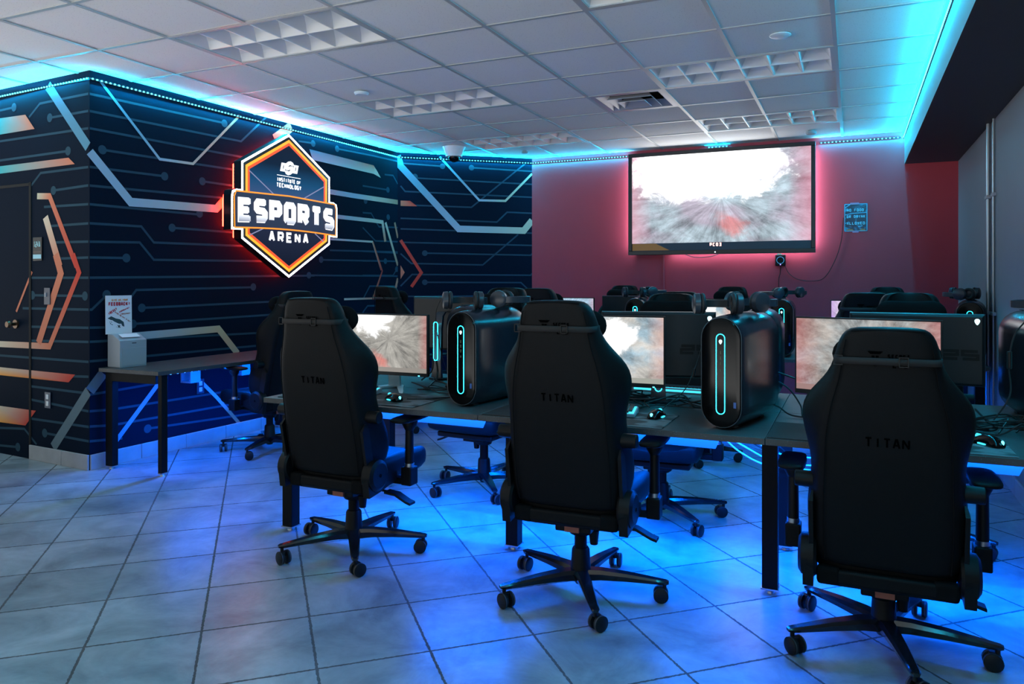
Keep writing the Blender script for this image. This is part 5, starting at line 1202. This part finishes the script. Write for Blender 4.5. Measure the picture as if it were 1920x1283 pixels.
def make_mouse():
    t = thing('mouse', 'x', 'mouse')
    m = MB(); secs = []
    for (y, w_, h_) in ((-.064, .012, .010), (-.058, .026, .022), (-.035, .032, .036), (.0, .030, .040), (.035, .031, .030), (.055, .028, .018), (.062, .018, .010)):
        secs.append([(w_ * math.cos(k * PI / 8), y, max(.001, h_ * math.sin(k * PI / 8))) for k in range(9)])
    m.loft(secs); m.build('shell', gloss, t, sub=1)
    m = MB(); m.b2(-.034, -.026, -.02, .01, .004, .009); m.b2(.026, .034, -.02, .01, .004, .009); m.build('side_light', cyan_glow, t)
    m = MB(); m.cyl((0, .035, .024), (0, .047, .024), .009, .009, 12); m.build('scroll_wheel', cyan_glow, t)
    m = MB(); alien(m, lambda u, v, k: (u, -.058 - .008 + v * .4, .020 + v * .9), .0065); m.build('head_emblem', cyan_hot, t, smooth=False)
    return t
mo_ = make_mouse()
for i, (x, y, rz, lab) in enumerate(((-2.045, 3.12, R(60), 'black mouse with cyan lights on the left mat'), (-.765, 3.19, R(-6), 'black mouse with a lit emblem on the middle mat'), (.435, 3.14, R(35), 'black mouse with cyan lights on the right mat'))):
    o = mo_ if i == 0 else copy_tree(mo_)
    o.location = (x, y, ZT + .0045); o.rotation_euler = (0, 0, rz); o['label'] = lab; o['group'] = 'gaming mice'
# cables on the desks
rc = random.Random(5)
CG = [((-1.86, 3.52), (-2.12, -1.83, 3.38, 3.68), 9, 'tangled black cable on the near desk behind the left screen'),
      ((-.85, 3.6), (-1.15, -.60, 3.40, 3.74), 12, 'tangled black cable on the near desk beneath the middle monitors'),
      ((.55, 3.6), (.36, .86, 3.36, 3.66), 11, 'tangled black cable on the near desk at the right edge')]
for (c, (x0, x1, y0, y1), n, lab) in CG:
    for k in range(n):
        pts = []; x, y = rc.uniform(x0, x1), rc.uniform(y0, y1)
        for j in range(7):
            pts.append((x, y, ZT + .006 + rc.random() ** 2 * .055 * (1 if 0 < j < 6 else .1)))
            x = min(x1, max(x0, x + rc.uniform(-.19, .19))); y = min(y1, max(y0, y + rc.uniform(-.11, .11)))
        wire('cable', lab, pts, rc.choice((.003, .0035, .0042)), None, lab + 's', 6, 7)
wire('cable', 'black cable from the left mouse along the mat', [(-1.99, 3.15, ZT + .012), (-1.90, 3.22, ZT + .008), (-1.80, 3.36, ZT + .008), (-1.80, 3.5, ZT + .01)], .003)
wire('cable', 'black cable from the middle mouse running up behind the monitor', [(-.77, 3.255, ZT + .015), (-.76, 3.34, ZT + .03), (-.70, 3.45, ZT + .09), (-.66, 3.52, ZT + .20), (-.63, 3.56, ZT + .33)], .0022)
a = MB(); a.cyl((0, 0, -.02), (.008, .005, .02), .007, .007, 10); a.build('x', rubber); o = bpy.data.objects['x']; o.name = 'inline_remote'; o.location = (-.672, 3.50, ZT + .165); tag(o, 'small black inline remote on the cable beside the middle tower', 'remote')
for (pts, lab) in (([(-.36, 3.52, ZT + .20), (-.28, 3.56, ZT + .17), (-.20, 3.58, ZT + .14), (-.10, 3.6, ZT + .10)], 'upper black cable from the middle tower rear to the right-hand monitor'),
                   ([(-.37, 3.52, ZT + .17), (-.27, 3.54, ZT + .12), (-.21, 3.5, ZT + .05), (-.19, 3.42, ZT + .006), (-.12, 3.40, ZT + .006)], 'drooping black cable from the middle tower rear onto the desk'),
                   ([(-.37, 3.53, ZT + .05), (-.30, 3.50, ZT + .035), (-.24, 3.45, ZT + .01), (-.12, 3.44, ZT + .006)], 'lowest black cable from the middle tower rear along the desk')):
    wire('cable', lab, pts, .0035)
wire('cable', 'thin black headphone cable hanging left of the left tower', [(-1.86, 3.25, TT + .04), (-1.90, 3.28, TT - .02), (-1.93, 3.34, TT - .12), (-1.93, 3.42, TT - .3), (-1.90, 3.5, ZT + .01)], .002)
wire('cable', 'black headphone cable hanging beside the cut-off right tower', [(.68, 3.62, TT + .03), (.625, 3.60, TT - .03), (.585, 3.58, TT - .09), (.565, 3.56, TT - .20), (.565, 3.54, TT - .32), (.50, 3.52, ZT + .02)], .003)
a = MB(); a.cyl((0, 0, -.035), (0, 0, .035), .009, .009, 12); o = a.build('inline_remote', rubber, bevel=.003); o.location = (.5655, 3.55, TT - .18); tag(o, 'black inline remote on the cable beside the cut-off right tower', 'remote')
wire('cable', 'black monitor cables hanging from the lit oval stand', [(-2.235, 3.86, ZT + .12), (-2.22, 3.85, ZT + .06), (-2.20, 3.80, ZT + .008)], .006)
wire('cable', 'second black cable hanging beside the lit oval stand', [(-2.255, 3.86, ZT + .13), (-2.26, 3.85, ZT + .06), (-2.30, 3.80, ZT + .008)], .005)
wc = simple('white_cable', (.7, .75, .85), .4)
for (dx, dz) in ((0, 0), (.03, .022), (.06, .058)):
    wire('cable', 'pale cable sagging under the near desk beside the middle desk leg', [(-.54, 3.60, .56 + dz), (-.48 + dx, 3.64, .50 + dz), (-.38 + dx, 3.70, .44 + dz), (-.24, 3.78, .415 + dz), (-.1, 3.84, .40 + dz)], .004, wc, 'pale cables under the near desk')
for k in range(3):
    wire('cable', 'dark cable under the near desk beside the middle desk leg', [(-.52, 3.62, .62), (-.45, 3.68 + k * .02, .58 - k * .02), (-.36, 3.74, .55 - k * .03), (-.26, 3.8, .46 - k * .02), (-.2, 3.86, .42)], .0035, None, 'dark cables under the near desk')
# ribbed hose hanging at the right end of the near desk
hp = []; rs = []
for k in range(120):
    u = k / 119; hp.append((.655 + .05 * math.sin(u * 2.2), 3.36 + .05 * u, .655 - .62 * u)); rs.append(.019 if k % 2 else .0165)
a = MB(); a.sweep(hp, rs, 14); o = a.build('cable_sleeve', simple('ribbed_grey', (.35, .37, .42), .45)); tag(o, 'ribbed grey cable sleeve hanging from the desk at the right picture edge', 'cable sleeve')
wire('cable', 'dark cable hanging beside the ribbed sleeve at the right edge', [(.56, 3.5, .66), (.60, 3.45, .60), (.68, 3.4, .52), (.78, 3.4, .46)], .006)
